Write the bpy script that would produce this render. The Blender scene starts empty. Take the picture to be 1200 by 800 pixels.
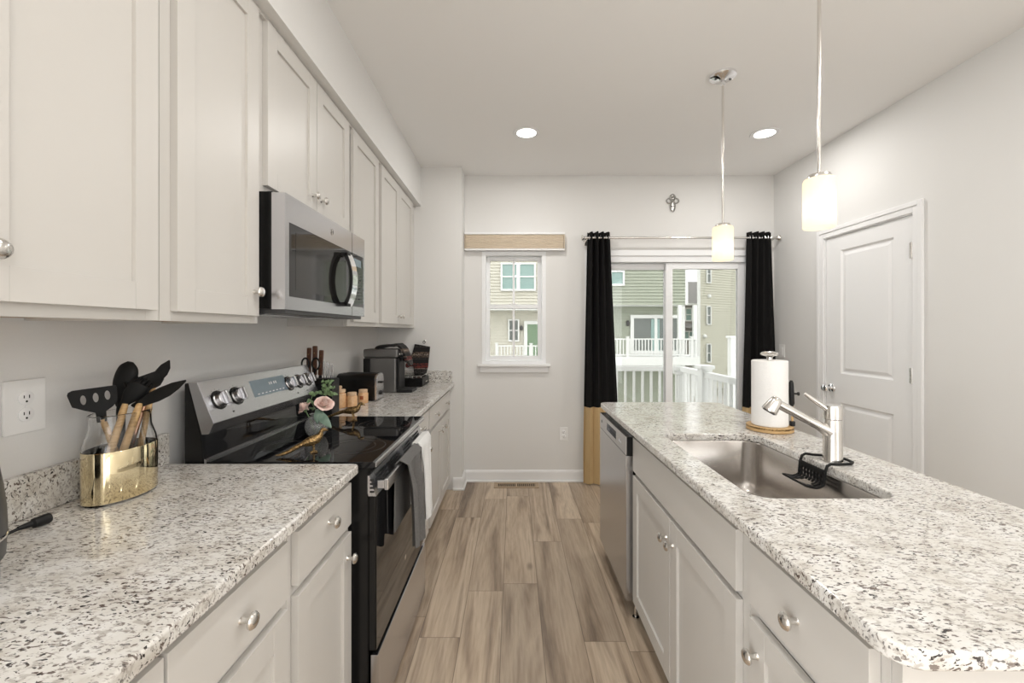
import bpy, bmesh, math, random
from mathutils import Vector, Matrix
random.seed(7)
D, C = bpy.data, bpy.context.scene.collection
PI = math.pi
sc = bpy.context.scene

# ------------------------------------------------------------ camera, world, exposure
F = 505.0                                   # focal length in pixels of the 1200 wide frame
CZ = 1.35
cam = D.cameras.new('camera'); cam.lens = 36*F/1200; cam.sensor_width = 36
cam.shift_x = -2/1200; cam.shift_y = -12.5/1200; cam.clip_start = .02; cam.clip_end = 300
camo = D.objects.new('camera', cam); C.objects.link(camo)
camo.location = (0, 0, CZ); camo.rotation_euler = (PI/2, 0, 0); sc.camera = camo

EXPOSURE = 0.49
CAN_FILL_W = 5.8
PEND_W = .15
SKY = 3.1
vs = sc.view_settings; sc.display_settings.display_device = 'sRGB'
vs.view_transform = 'Standard'; vs.look = 'None'; vs.exposure = EXPOSURE; vs.gamma = 1.0; vs.use_curve_mapping = False
w = D.worlds.new('sky'); sc.world = w; w.use_nodes = True
bg = w.node_tree.nodes['Background']
bg.inputs[0].default_value = (.985, .985, .975, 1); bg.inputs[1].default_value = SKY

# ------------------------------------------------------------ materials
def mat(name, col, rough=.5, metal=0., **kw):
    m = D.materials.new(name); m.use_nodes = True
    b = m.node_tree.nodes['Principled BSDF']
    b.inputs['Base Color'].default_value = (*col, 1); b.inputs['Roughness'].default_value = rough; b.inputs['Metallic'].default_value = metal
    for k, v in kw.items():
        b.inputs[k.replace('_', ' ')].default_value = v
    m.diffuse_color = (*col, 1)
    return m
class NT:
    def __init__(s, m): s.t = m.node_tree; s.b = s.t.nodes['Principled BSDF']
    def n(s, typ, **kw):
        nd = s.t.nodes.new(typ)
        for k, v in kw.items():
            if k.startswith('i_'):
                key = k[2:]; key = int(key) if key.isdigit() else key.replace('_', ' ')
                nd.inputs[key].default_value = v
            else: setattr(nd, k, v)
        return nd
    def l(s, a, b): s.t.links.new(a, b)
    def obj(s): return s.n('ShaderNodeTexCoord').outputs['Object']
    def mapping(s, scale, rot=(0, 0, 0), src=None):
        mp = s.n('ShaderNodeMapping'); mp.inputs['Scale'].default_value = scale; mp.inputs['Rotation'].default_value = rot
        s.l(src or s.obj(), mp.inputs[0]); return mp.outputs[0]
    def noise(s, vec, scale, detail=2, rough=.5, dist=0):
        nd = s.n('ShaderNodeTexNoise'); nd.inputs['Scale'].default_value = scale; nd.inputs['Detail'].default_value = detail
        nd.inputs['Roughness'].default_value = rough; nd.inputs['Distortion'].default_value = dist
        s.l(vec, nd.inputs['Vector']); return nd.outputs['Fac']
    def ramp(s, fac, stops, interp='LINEAR'):
        r = s.n('ShaderNodeValToRGB'); e = r.color_ramp; e.interpolation = interp
        while len(e.elements) < len(stops): e.elements.new(.5)
        for el, (p, c) in zip(e.elements, stops):
            el.position = p; el.color = (*c, 1) if len(c) == 3 else c
        s.l(fac, r.inputs[0]); return r.outputs[0]
    def mix(s, fac, a, b, blend='MIX'):
        m = s.n('ShaderNodeMix', data_type='RGBA', blend_type=blend)
        for i, v in ((0, fac), (6, a), (7, b)):
            if hasattr(v, 'is_linked'): s.l(v, m.inputs[i])
            else: m.inputs[i].default_value = v if i == 0 else (*v, 1)
        return m.outputs[2]
    def math(s, op, a, b=None):
        m = s.n('ShaderNodeMath', operation=op)
        for i, v in ((0, a), (1, b)):
            if v is None: continue
            if hasattr(v, 'is_linked'): s.l(v, m.inputs[i])
            else: m.inputs[i].default_value = v
        return m.outputs[0]
    def bump(s, h, strength=.2, dist=.002):
        b = s.n('ShaderNodeBump'); b.inputs['Strength'].default_value = strength; b.inputs['Distance'].default_value = dist
        s.l(h, b.inputs['Height']); s.l(b.outputs[0], s.b.inputs['Normal'])
def noisy(name, c1, c2, scale, rough=.5, metal=0., stretch=(1, 1, 1), bump=0, detail=3, **kw):
    m = mat(name, c1, rough, metal, **kw); t = NT(m)
    f = t.noise(t.mapping(stretch), scale, detail)
    t.l(t.ramp(f, [(.35, c1), (.65, c2)]), t.b.inputs['Base Color'])
    if bump: t.bump(f, bump)
    return m

M = {}
M['wall'] = noisy('wall_paint', (.735, .728, .712), (.745, .738, .722), 300, .75, bump=.03)
M['ceiling'] = noisy('ceiling_paint', (.885, .88, .87), (.89, .885, .875), 250, .85, bump=.03)
M['trim'] = mat('white_trim', (.84, .84, .84), .4)
M['vinyl'] = mat('white_vinyl', (.86, .87, .88), .35)
M['cab'] = mat('grey_cabinet_paint', (.60, .58, .548), .38)
M['cabwood'] = noisy('raw_maple', (.50, .34, .20), (.42, .27, .15), 30, .6, stretch=(6, 1, 6))
M['nickel'] = mat('satin_nickel', (.72, .70, .67), .22, 1.)
M['chrome'] = mat('chrome', (.85, .85, .86), .08, 1.)
M['steel'] = noisy('brushed_steel', (.60, .60, .61), (.56, .56, .57), 60, .27, 1., stretch=(1, 1, 60))
M['steelh'] = noisy('brushed_steel_sideways', (.60, .60, .62), (.55, .55, .57), 60, .25, 1., stretch=(30, 1, 30))
M['sink'] = noisy('sink_steel', (.52, .49, .46), (.46, .435, .41), 40, .26, 1., stretch=(2, 2, 30))
M['blackglass'] = mat('black_glass', (.008, .008, .009), .03)
M['black'] = mat('black_enamel', (.007, .007, .007), .25, Specular_IOR_Level=.35)
M['blackmat'] = mat('black_plastic', (.010, .010, .0105), .45, Specular_IOR_Level=.3)
M['silicone'] = mat('black_silicone', (.006, .006, .006), .6, Specular_IOR_Level=.25)
M['darkgrey'] = mat('dark_grey_plastic', (.05, .05, .052), .4)
M['cutglass'] = noisy('faceted_glass', (.97, .98, .98), (.90, .92, .92), 120, .04, 0., bump=1.0, Transmission_Weight=.90, IOR=1.5)
M['glass'] = mat('clear_glass', (1, 1, 1), .0, 0., Transmission_Weight=1., IOR=1.45)
M['brass'] = noisy('aged_brass', (.50, .33, .14), (.055, .03, .015), 210, .38, .85, bump=.5)
M['gold'] = noisy('gold_mirror', (.84, .73, .49), (.78, .66, .42), 20, .07, 1.)
M['woodlight'] = noisy('light_wood', (.60, .40, .19), (.47, .29, .12), 40, .45, stretch=(1, 1, 6))
M['woodbrown'] = noisy('brown_wood', (.13, .05, .025), (.07, .025, .012), 50, .4, stretch=(8, 8, 1))
M['paper'] = noisy('paper_towel', (.88, .87, .85), (.84, .83, .81), 260, .9, bump=.5)
M['white_pl'] = mat('white_plastic', (.84, .84, .83), .35)
M['darkhole'] = mat('dark_slot', (.01, .01, .01), .7)
M['tan'] = noisy('tan_cloth', (.58, .42, .22), (.52, .37, .19), 350, .85, bump=.3)
M['curtain'] = noisy('black_cloth', (.008, .0078, .0078), (.012, .0115, .0115), 400, .9, bump=.3, Specular_IOR_Level=.15)
M['shade'] = noisy('shade_fabric', (.62, .525, .41), (.57, .48, .37), 300, .85)
M['towelg'] = noisy('grey_waffle_cloth', (.16, .155, .15), (.10, .097, .094), 350, .95, bump=.8)
M['towelw'] = noisy('white_terry_cloth', (.83, .83, .82), (.76, .76, .75), 400, .95, bump=.6)
M['towels'] = mat('dark_stripe_cloth', (.10, .10, .11), .9)
M['rose'] = noisy('pink_petal', (.80, .56, .49), (.86, .68, .62), 60, .6)
M['leaf'] = noisy('green_leaf', (.10, .17, .07), (.16, .24, .11), 60, .5)
M['leaf2'] = noisy('grey_green_leaf', (.14, .22, .17), (.20, .28, .22), 50, .5)
M['jar'] = noisy('peach_spice_glass', (.72, .45, .24), (.62, .36, .18), 60, .25)
M['jarlid'] = noisy('pale_cork', (.74, .54, .36), (.64, .44, .28), 120, .6)
M['grey_mach'] = mat('graphite_plastic', (.17, .165, .16), .35, .4)
M['lcd'] = mat('display_glass', (.20, .26, .31), .12)
M['ring'] = mat('burner_print', (.055, .054, .053), .25)
M['white_em'] = mat('lens_glow', (1, 1, 1), .5, 0., Emission_Color=(1, .97, .92, 1), Emission_Strength=6.)
M['icon'] = mat('icon_print', (.75, .77, .8), .4)

def granite():
    m = mat('granite', (.72, .70, .66), .13); t = NT(m)
    o = t.mapping((1, 1, 1), (.3, .2, .6)); oe = t.mapping((.62, 1.25, 1.), (.25, .15, .35))
    base = t.ramp(t.noise(o, 16, 4, .6), [(.30, (.54, .505, .455)), (.48, (.685, .665, .625)), (.7, (.765, .755, .735))])
    gry = t.ramp(t.noise(oe, 88, 3, .6, .5), [(.53, (0, 0, 0)), (.62, (1, 1, 1))])
    c = t.mix(t.math('MULTIPLY', gry, .62), base, (.36, .325, .29))
    brn = t.ramp(t.noise(oe, 125, 3, .55, .6), [(.575, (0, 0, 0)), (.625, (1, 1, 1))])
    msk = t.ramp(t.noise(o, 9, 2), [(.36, (.4, .4, .4)), (.58, (1, 1, 1))])
    c = t.mix(t.math('MULTIPLY', brn, msk), c, (.13, .10, .085))
    mp = t.n('ShaderNodeMapping'); mp.inputs['Location'].default_value = (5, 3, 1); t.l(oe, mp.inputs[0])
    blk = t.ramp(t.noise(mp.outputs[0], 150, 2, .5, .4), [(.61, (0, 0, 0)), (.65, (1, 1, 1))])
    c = t.mix(t.math('MULTIPLY', blk, msk), c, (.035, .03, .03))
    t.l(c, t.b.inputs['Base Color']); return m
M['granite'] = granite()

def planks():
    m = mat('wood_planks', (.35, .27, .2), .38); t = NT(m)
    sx = t.n('ShaderNodeSeparateXYZ'); t.l(t.obj(), sx.inputs[0]); x, y = sx.outputs[0], sx.outputs[1]
    u = t.math('DIVIDE', t.math('ADD', x, 18-.026), .181); row = t.math('FLOOR', u); fu = t.math('FRACT', u)
    wn = t.n('ShaderNodeTexWhiteNoise', noise_dimensions='1D'); t.l(t.math('ADD', row, 3.3), wn.inputs['W'])
    v = t.math('DIVIDE', t.math('ADD', t.math('ADD', y, 20), t.math('MULTIPLY', wn.outputs['Value'], 1.22)), 1.22)
    vi = t.math('FLOOR', v); fv = t.math('FRACT', v)
    cid = t.n('ShaderNodeCombineXYZ'); t.l(row, cid.inputs[0]); t.l(vi, cid.inputs[1])
    w2 = t.n('ShaderNodeTexWhiteNoise', noise_dimensions='2D'); t.l(cid.outputs[0], w2.inputs['Vector'])
    r = w2.outputs['Value']
    gv = t.n('ShaderNodeCombineXYZ')
    t.l(t.math('ADD', x, t.math('MULTIPLY', r, 7)), gv.inputs[0]); t.l(t.math('MULTIPLY', y, .075), gv.inputs[1]); t.l(t.math('MULTIPLY', r, 9), gv.inputs[2])
    broad = t.noise(gv.outputs[0], 9, 4, .55, .8)
    fine = t.noise(gv.outputs[0], 85, 3, .6, .15)
    col = t.ramp(broad, [(.33, (.15, .105, .072)), (.43, (.41, .315, .225)), (.54, (.60, .49, .37)), (.68, (.26, .19, .132))])
    col = t.mix(.35, col, t.ramp(fine, [(.35, (.26, .195, .145)), (.6, (.46, .37, .285))]))
    tint = t.ramp(r, [(0, (.87, .86, .85)), (.5, (1, .99, .98)), (1, (1.12, 1.12, 1.11))])
    col = t.mix(1., col, tint, 'MULTIPLY')
    kx = t.n('ShaderNodeCombineXYZ'); t.l(t.math('ADD', x, t.math('MULTIPLY', r, 5)), kx.inputs[0]); t.l(t.math('MULTIPLY', y, .45), kx.inputs[1])
    kn = t.n('ShaderNodeTexVoronoi'); kn.inputs['Scale'].default_value = 5.5; t.l(kx.outputs[0], kn.inputs['Vector'])
    knm = t.math('MULTIPLY', t.ramp(kn.outputs['Distance'], [(.04, (1, 1, 1)), (.13, (0, 0, 0))]), t.math('GREATER_THAN', r, .62))
    col = t.mix(t.math('MULTIPLY', knm, .55), col, (.13, .085, .055))
    eu = t.math('MULTIPLY', t.math('MINIMUM', fu, t.math('SUBTRACT', 1, fu)), .181)
    ev = t.math('MULTIPLY', t.math('MINIMUM', fv, t.math('SUBTRACT', 1, fv)), 1.22)
    e = t.math('MINIMUM', eu, ev)
    gap = t.ramp(t.math('MULTIPLY', e, 300), [(.25, (1, 1, 1)), (.75, (0, 0, 0))])
    col = t.mix(t.math('MULTIPLY', gap, .65), col, (.09, .06, .04))
    t.l(col, t.b.inputs['Base Color'])
    t.l(t.ramp(fine, [(.3, (.44,)*3), (.7, (.34,)*3)]), t.b.inputs['Roughness'])
    t.bump(t.math('SUBTRACT', t.math('MULTIPLY', fine, .3), gap), .25, .001)
    return m
M['planks'] = planks()

def knit():
    m = mat('patterned_knit', (.05, .05, .05), .95); t = NT(m)
    s = t.n('ShaderNodeSeparateXYZ'); t.l(t.n('ShaderNodeTexCoord').outputs['Generated'], s.inputs[0])
    f = t.noise(t.mapping((1, 1, 1)), 110, 2)
    z = t.math('ADD', s.outputs[2], t.math('MULTIPLY', t.math('SUBTRACT', f, .5), .05))
    K, R_, W_, G = (.010, .009, .009), (.16, .03, .025), (.26, .21, .17), (.05, .045, .043)
    c = t.ramp(z, [(0, G), (.22, K), (.25, W_), (.27, R_), (.36, K), (.38, R_), (.42, K), (.54, G), (.57, K), (.60, (.12, .085, .065)), (.66, W_), (.70, (.12, .085, .065)), (.76, K), (.90, G), (.93, K)], 'CONSTANT')
    t.l(t.mix(t.ramp(f, [(.46, (0, 0, 0)), (.58, (.85, .85, .85))]), c, K), t.b.inputs['Base Color'])
    t.bump(f, .6); return m
M['knit'] = knit()

def pend():
    m = D.materials.new('opal_glass'); m.use_nodes = True; t = m.node_tree; t.nodes.clear()
    o = t.nodes.new('ShaderNodeOutputMaterial'); a = t.nodes.new('ShaderNodeBsdfTranslucent'); b = t.nodes.new('ShaderNodeBsdfDiffuse')
    a.inputs[0].default_value = (.95, .83, .62, 1); b.inputs[0].default_value = (.9, .86, .78, 1)
    x = t.nodes.new('ShaderNodeMixShader'); x.inputs[0].default_value = .45
    t.links.new(a.outputs[0], x.inputs[1]); t.links.new(b.outputs[0], x.inputs[2]); e = t.nodes.new('ShaderNodeEmission'); e.inputs[0].default_value = (1, .90, .66, 1); e.inputs[1].default_value = .16
    ad = t.nodes.new('ShaderNodeAddShader'); t.links.new(x.outputs[0], ad.inputs[0]); t.links.new(e.outputs[0], ad.inputs[1]); t.links.new(ad.outputs[0], o.inputs[0]); return m
M['opal'] = pend()
def pane():
    m = D.materials.new('window_glass'); m.use_nodes = True; t = m.node_tree; t.nodes.clear()
    o = t.nodes.new('ShaderNodeOutputMaterial'); a = t.nodes.new('ShaderNodeBsdfTransparent'); g = t.nodes.new('ShaderNodeBsdfGlossy'); g.inputs['Roughness'].default_value = .01
    a.inputs[0].default_value = (.63, .635, .625, 1)
    f = t.nodes.new('ShaderNodeFresnel'); f.inputs[0].default_value = 1.45
    x = t.nodes.new('ShaderNodeMixShader'); t.links.new(f.outputs[0], x.inputs[0]); t.links.new(a.outputs[0], x.inputs[1]); t.links.new(g.outputs[0], x.inputs[2]); t.links.new(x.outputs[0], o.inputs[0]); return m
M['pane'] = pane()
# exterior
M['sage'] = noisy('sage_siding', (.40, .43, .35), (.42, .45, .37), 3, .7)
M['cream'] = noisy('cream_siding', (.68, .655, .575), (.70, .675, .595), 3, .7)
M['tansid'] = noisy('tan_siding', (.58, .57, .48), (.60, .59, .50), 3, .7)
M['greysid'] = noisy('grey_siding', (.42, .40, .38), (.44, .42, .40), 3, .7)
M['roof'] = noisy('grey_shingles', (.30, .29, .28), (.24, .235, .23), 8, .9)
M['extglass'] = mat('far_window_glass', (.16, .18, .17), .1)
M['extteal'] = mat('far_window_blind', (.30, .44, .42), .15)
M['extgreen'] = mat('far_door_curtain', (.20, .30, .19), .2)
M['extwhite'] = mat('exterior_white', (.86, .87, .86), .5)
M['deck'] = noisy('deck_boards', (.42, .40, .36), (.36, .34, .31), 10, .7, stretch=(8, 1, 1))
M['ground'] = noisy('ground_cover', (.24, .25, .20), (.30, .29, .25), 1.5, .9)

# ------------------------------------------------------------ mesh helpers
class MB:
    def __init__(s): s.bm = bmesh.new(); s.wn = False
    def box(s, x0, x1, y0, y1, z0, z1, bev=0, seg=2):
        v = [s.bm.verts.new(p) for p in ((x0,y0,z0),(x1,y0,z0),(x1,y1,z0),(x0,y1,z0),(x0,y0,z1),(x1,y0,z1),(x1,y1,z1),(x0,y1,z1))]
        fs = [s.bm.faces.new([v[i] for i in q]) for q in ((0,3,2,1),(4,5,6,7),(0,1,5,4),(1,2,6,5),(2,3,7,6),(3,0,4,7))]
        if bev:
            s.wn = True
            es = list({e for f in fs for e in f.edges})
            bmesh.ops.bevel(s.bm, geom=es, offset=bev, segments=seg, affect='EDGES', profile=.5)
        return s
    def obox(s, c, ax, size, bev=0):
        """box centred at c, axes = columns of a 3x3 matrix"""
        n0 = len(s.bm.verts); a, b, d = [v/2 for v in size]
        s.bm.verts.ensure_lookup_table(); old = set(s.bm.verts)
        s.box(-a, a, -b, b, -d, d, bev)
        for v in s.bm.verts:
            if v not in old: v.co = ax @ v.co + Vector(c)
        return s
    def lathe(s, p, d, prof, seg=24, sx=1, sy=1, cap=True):
        """profile [(r, h)] spun about direction d through p"""
        d = Vector(d).normalized(); q = d.to_track_quat('Z', 'Y').to_matrix() if abs(d.z) < .999 else Matrix.Identity(3)*(1)
        if d.z < -.999: q = Matrix(((1,0,0),(0,-1,0),(0,0,-1)))
        p = Vector(p); rings = []
        for r, h in prof:
            if r < 1e-6: rings.append([s.bm.verts.new(p + q @ Vector((0, 0, h)))])
            else: rings.append([s.bm.verts.new(p + q @ Vector((r*sx*math.cos(2*PI*k/seg), r*sy*math.sin(2*PI*k/seg), h))) for k in range(seg)])
        for a, b in zip(rings, rings[1:]):
            for k in range(seg):
                k2 = (k+1) % seg
                f = [a[k % len(a)], a[k2 % len(a)], b[k2 % len(b)], b[k % len(b)]]
                u = []
                for vv in f:
                    if vv not in u: u.append(vv)
                if len(u) > 2:
                    try: s.bm.faces.new(u)
                    except ValueError: pass
        if cap:
            for rr in (rings[0], rings[-1]):
                if len(rr) > 2:
                    try: s.bm.faces.new(rr)
                    except ValueError: pass
        return s
    def cyl(s, p0, p1, r, r1=None, seg=20):
        d = Vector(p1)-Vector(p0); return s.lathe(p0, d, [(r, 0), (r if r1 is None else r1, d.length)], seg)
    def tube(s, pts, r, seg=10, flat=1., sm=0):
        pts = [Vector(p) for p in pts]; n = len(pts); rr = list(r) if isinstance(r, (list, tuple)) else [r]*n
        if sm:                                   # smooth curve through the points
            Q = [(*p, q) for p, q in zip(pts, rr)]; Q = [Q[0]]+Q+[Q[-1]]; o_ = []
            for i in range(1, n):
                for k in range(sm):
                    u = k/sm; a, b, c, d = Q[i-1:i+3]
                    o_.append([.5*(2*b[j]+(c[j]-a[j])*u+(2*a[j]-5*b[j]+4*c[j]-d[j])*u*u+(3*b[j]-a[j]-3*c[j]+d[j])*u**3) for j in range(4)])
            o_.append(list(Q[-1])); pts = [Vector(q[:3]) for q in o_]; rr = [max(.0005, q[3]) for q in o_]; n = len(pts)
        rings = []; up = None
        for i, p in enumerate(pts):
            t = (pts[min(i+1, n-1)]-pts[max(i-1, 0)]).normalized()
            if up is None: up = Vector((0, 0, 1)) if abs(t.z) < .9 else Vector((1, 0, 0))
            a = t.cross(up).normalized(); b = a.cross(t).normalized(); up = b
            rings.append([s.bm.verts.new(p + (a*math.cos(2*PI*k/seg)*flat + b*math.sin(2*PI*k/seg))*rr[i]) for k in range(seg)])
        for a, b in zip(rings, rings[1:]):
            for k in range(seg): s.bm.faces.new((a[k], a[(k+1) % seg], b[(k+1) % seg], b[k]))
        s.bm.faces.new(rings[0]); s.bm.faces.new(rings[-1]); return s
    def prism(s, poly, axis, a0, a1, bev=0):
        """polygon in the plane across axis, extruded from a0 to a1; axis 'x': (y,z), 'y': (x,z), 'z': (x,y)"""
        f = {'x': lambda p, a: (a, p[0], p[1]), 'y': lambda p, a: (p[0], a, p[1]), 'z': lambda p, a: (p[0], p[1], a)}[axis]
        A = [s.bm.verts.new(f(p, a0)) for p in poly]; B = [s.bm.verts.new(f(p, a1)) for p in poly]; n = len(poly)
        fs = [s.bm.faces.new(A), s.bm.faces.new(B)] + [s.bm.faces.new((A[i], A[(i+1) % n], B[(i+1) % n], B[i])) for i in range(n)]
        bmesh.ops.recalc_face_normals(s.bm, faces=fs)
        if bev: s.wn = True; bmesh.ops.bevel(s.bm, geom=list({e for f_ in fs for e in f_.edges}), offset=bev, segments=2, affect='EDGES')
        return s
    def sph(s, c, r, sc_=(1, 1, 1), u=16, v=10):
        m = Matrix.Translation(c) @ Matrix.Diagonal((*[r*k for k in sc_], 1))
        bmesh.ops.create_uvsphere(s.bm, u_segments=u, v_segments=v, radius=1, matrix=m); return s
    def grid(s, fn, nu, nv, thick=0, closed=False):
        """surface fn(u, v) -> point, u, v in 0..1; thick gives it a back"""
        P = [[Vector(fn(i/nu, j/nv)) for j in range(nv+1)] for i in range(nu+1)]
        V = [[s.bm.verts.new(p) for p in row] for row in P]
        fs = [s.bm.faces.new((V[i][j], V[i+1][j], V[i+1][j+1], V[i][j+1])) for i in range(nu) for j in range(nv)]
        if thick:
            s.bm.normal_update()
            for r_ in V:
                for v_ in r_: v_.normal_update()
            W = [[s.bm.verts.new(v_.co - v_.normal*thick) for v_ in r_] for r_ in V]
            for i in range(nu):
                for j in range(nv): s.bm.faces.new((W[i][j], W[i][j+1], W[i+1][j+1], W[i+1][j]))
            for i in range(nu):
                s.bm.faces.new((V[i][0], W[i][0], W[i+1][0], V[i+1][0])); s.bm.faces.new((V[i+1][nv], W[i+1][nv], W[i][nv], V[i][nv]))
            for j in range(nv):
                s.bm.faces.new((V[0][j+1], W[0][j+1], W[0][j], V[0][j])); s.bm.faces.new((V[nu][j], W[nu][j], W[nu][j+1], V[nu][j+1]))
        return s
    def rot(s, c, axis, ang):
        bmesh.ops.rotate(s.bm, verts=s.bm.verts, cent=c, matrix=Matrix.Rotation(ang, 3, axis)); return s
def worldloc(o):
    return Vector((0, 0, 0)) if o is None else Vector(o.location) + worldloc(o.parent)
def obj(name, mb, m, parent=None, origin=None, angle=38):
    """link the builder's mesh as one object; its vertices were given in world coordinates"""
    me = D.meshes.new(name)
    bmesh.ops.recalc_face_normals(mb.bm, faces=mb.bm.faces)
    base = worldloc(parent); o0 = Vector(origin) if origin is not None else base
    bmesh.ops.translate(mb.bm, verts=mb.bm.verts, vec=-o0)
    mb.bm.to_mesh(me); mb.bm.free()
    for p in me.polygons: p.use_smooth = True
    me.set_sharp_from_angle(angle=math.radians(angle))
    me.materials.append(m); o = D.objects.new(name, me); C.objects.link(o)
    o.parent = parent; o.location = o0 - base
    if mb.wn: q = o.modifiers.new('even_normals', 'WEIGHTED_NORMAL'); q.keep_sharp = True; q.weight = 100
    return o
def thing(name, loc, label, cat, group=None):
    o = D.objects.new(name, None); C.objects.link(o); o.location = loc; o.empty_display_size = .05
    return tag(o, label, cat, group)
def tag(o, label, cat, group=None):
    o['label'] = label; o['category'] = cat
    if group: o['group'] = group
    return o
def struct(name, mb, m, parent=None):
    o = obj(name, mb, m, parent)
    if parent is None: o['kind'] = 'structure'
    return o
def at(px, py, Y): return Vector(((px-602)*Y/F, Y, CZ-(py-387.5)*Y/F))
def copy_thing(root, loc, label, group=None):
    r = root.copy(); C.objects.link(r); r.location = loc; r['label'] = label
    if group: r['group'] = group
    for ch in list(root.children):
        c = ch.copy(); C.objects.link(c); c.parent = r
        for g in list(ch.children):
            d = g.copy(); C.objects.link(d); d.parent = c
    return r
def rrect(x0, x1, y0, y1, r, n=8):
    out = []
    for cx, cy, a0 in ((x1-r, y1-r, 0), (x0+r, y1-r, PI/2), (x0+r, y0+r, PI), (x1-r, y0+r, 3*PI/2)):
        for k in range(n+1):
            a = a0+PI/2*k/n; out.append((cx+r*math.cos(a), cy+r*math.sin(a)))
    return out

# ------------------------------------------------------------ room shell
XL, XR, YB, YR, ZC = -1.152, 2.334, 3.864, -4.6, 2.743
XBUMP, YBUMP = -.442, 3.664
struct('floor', MB().box(XL-.1, XR+.1, YR-.1, YB+.09, -.06, 0), M['planks'])
struct('ceiling', MB().box(XL-.1, XR+.1, YR-.1, YB+.1, ZC, ZC+.1), M['ceiling'])
struct('wall_left', MB().box(XL-.12, XL, -.2, YB, 0, ZC).box(XL-.12, XL, YR, -4.2, 0, ZC).box(XL-.12, XL, -4.2, -.2, 0, .15).box(XL-.12, XL, -4.2, -.2, 2.4, ZC), M['wall'])  # opening behind the camera is added to let daylight in
WX0, WX1, WZ0, WZ1 = -.285, .288, 1.052, 2.06      # window opening
SX0, SX1, SZ1 = .69, 2.135, 2.02                    # sliding door opening
b = MB(); t = YB+.14
b.box(XBUMP, WX0, YB, t, 0, ZC); b.box(WX0, WX1, YB, t, 0, WZ0); b.box(WX0, WX1, YB, t, WZ1, ZC)
b.box(WX1, SX0, YB, t, 0, ZC); b.box(SX0, SX1, YB, t, SZ1, ZC); b.box(SX1, XR, YB, t, 0, ZC)
struct('wall_back', b, M['wall'])
struct('wall_corner', MB().box(XL, XBUMP, YBUMP, YB+.1, 0, ZC), M['wall'])
DY0, DY1, DZ1 = 2.505, 3.240, 2.045
b = MB(); b.box(XR, XR+.12, -1.4, DY0, 0, ZC); b.box(XR, XR+.12, YR, -4.0, 0, ZC); b.box(XR, XR+.12, -4.0, -1.4, 2.5, ZC); b.box(XR, XR+.12, -4.0, -1.4, 0, .15); b.box(XR, XR+.12, DY1, YB+.1, 0, ZC); b.box(XR, XR+.12, DY0, DY1, DZ1, ZC)  # unseen gap behind the camera, added as a daylight source
struct('wall_right', b, M['wall'])
b = MB()
b.box(XL, XR, YR-.12, YR, 0, ZC)
struct('wall_rear', b, M['wall'])
struct('ceiling_soffit', MB().box(XL, -.789, YR+.01, YBUMP, 2.409, ZC), M['wall'])
# baseboards
def base_prof(d=.014, h=.105): return [(0, 0), (d, 0), (d, h-.025), (d*.55, h-.008), (d*.3, h), (0, h)]
b = MB(); b.prism([(YB-p, q) for p, q in base_prof()], 'x', XBUMP+.014, .645); b.box(XBUMP+.014, .645, YB-.026, YB-.0141, 0, .018, .004)
b.prism([(YB-p, q) for p, q in base_prof()], 'x', 2.19, XR)
struct('baseboard_back', b, M['trim'])
b = MB(); b.prism([(YBUMP-p, q) for p, q in base_prof()], 'x', -.515, XBUMP+.014); b.prism([(XBUMP+p, q) for p, q in base_prof()], 'y', YBUMP, YB)
b.box(-.515, XBUMP+.026, YBUMP-.026, YBUMP-.0141, 0, .018, .004); b.box(XBUMP+.0141, XBUMP+.026, YBUMP-.026, YB-.03, 0, .018, .004)
struct('baseboard_corner', b, M['trim'])
b = MB(); b.prism([(XR-p, q) for p, q in base_prof()], 'y', 3.31, YB-.014); b.prism([(XR-p, q) for p, q in base_prof()], 'y', YR, 2.44)
struct('baseboard_right', b, M['trim'])

# window: double hung
b = MB(); y0, y1 = YB-.004, YB+.11; x0, x1, z0, z1 = WX0, WX1, WZ0, WZ1; w = .035
b.box(x0, x0+w, y0, y1, z0, z1); b.box(x1-w, x1, y0, y1, z0, z1); b.box(x0+w, x1-w, y0, y1, z1-w, z1); b.box(x0+w, x1-w, y0, y1, z0, z0+.03)
win = struct('window_1', b, M['vinyl'])
def sash(zb, zt, ya, yb, name):
    s_ = MB(); w2 = .034; xa, xb = x0+w+.002, x1-w-.002
    s_.box(xa, xa+w2, ya, yb, zb, zt, .002); s_.box(xb-w2, xb, ya, yb, zb, zt, .002); s_.box(xa+w2, xb-w2, ya, yb, zt-w2, zt, .002); s_.box(xa+w2, xb-w2, ya, yb, zb, zb+w2+.006, .002)
    s_.box(-.009, .009, (ya+yb)/2-.008, (ya+yb)/2+.008, zb+w2, zt-w2)
    o = obj(name, s_, M['vinyl'], win)
    obj('pane', MB().box(xa+w2, xb-w2, (ya+yb)/2-.003, (ya+yb)/2+.003, zb+w2, zt-w2), M['pane'], o)
sash(1.084, 1.585, YB+.028, YB+.052, 'lower_sash'); sash(1.55, 2.022, YB+.06, YB+.084, 'upper_sash')
b = MB(); b.box(-.318, .328, YB-.05, YB+.03, WZ0-.02, WZ0+.003, .005); b.box(-.30, .31, YB-.016, YB, WZ0-.075, WZ0-.02, .003)
obj('sill', b, M['trim'], win)
obj('sash_lock', MB().box(-.03, .03, YB+.03, YB+.05, 1.586, 1.598, .004), M['white_pl'], win)

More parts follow.
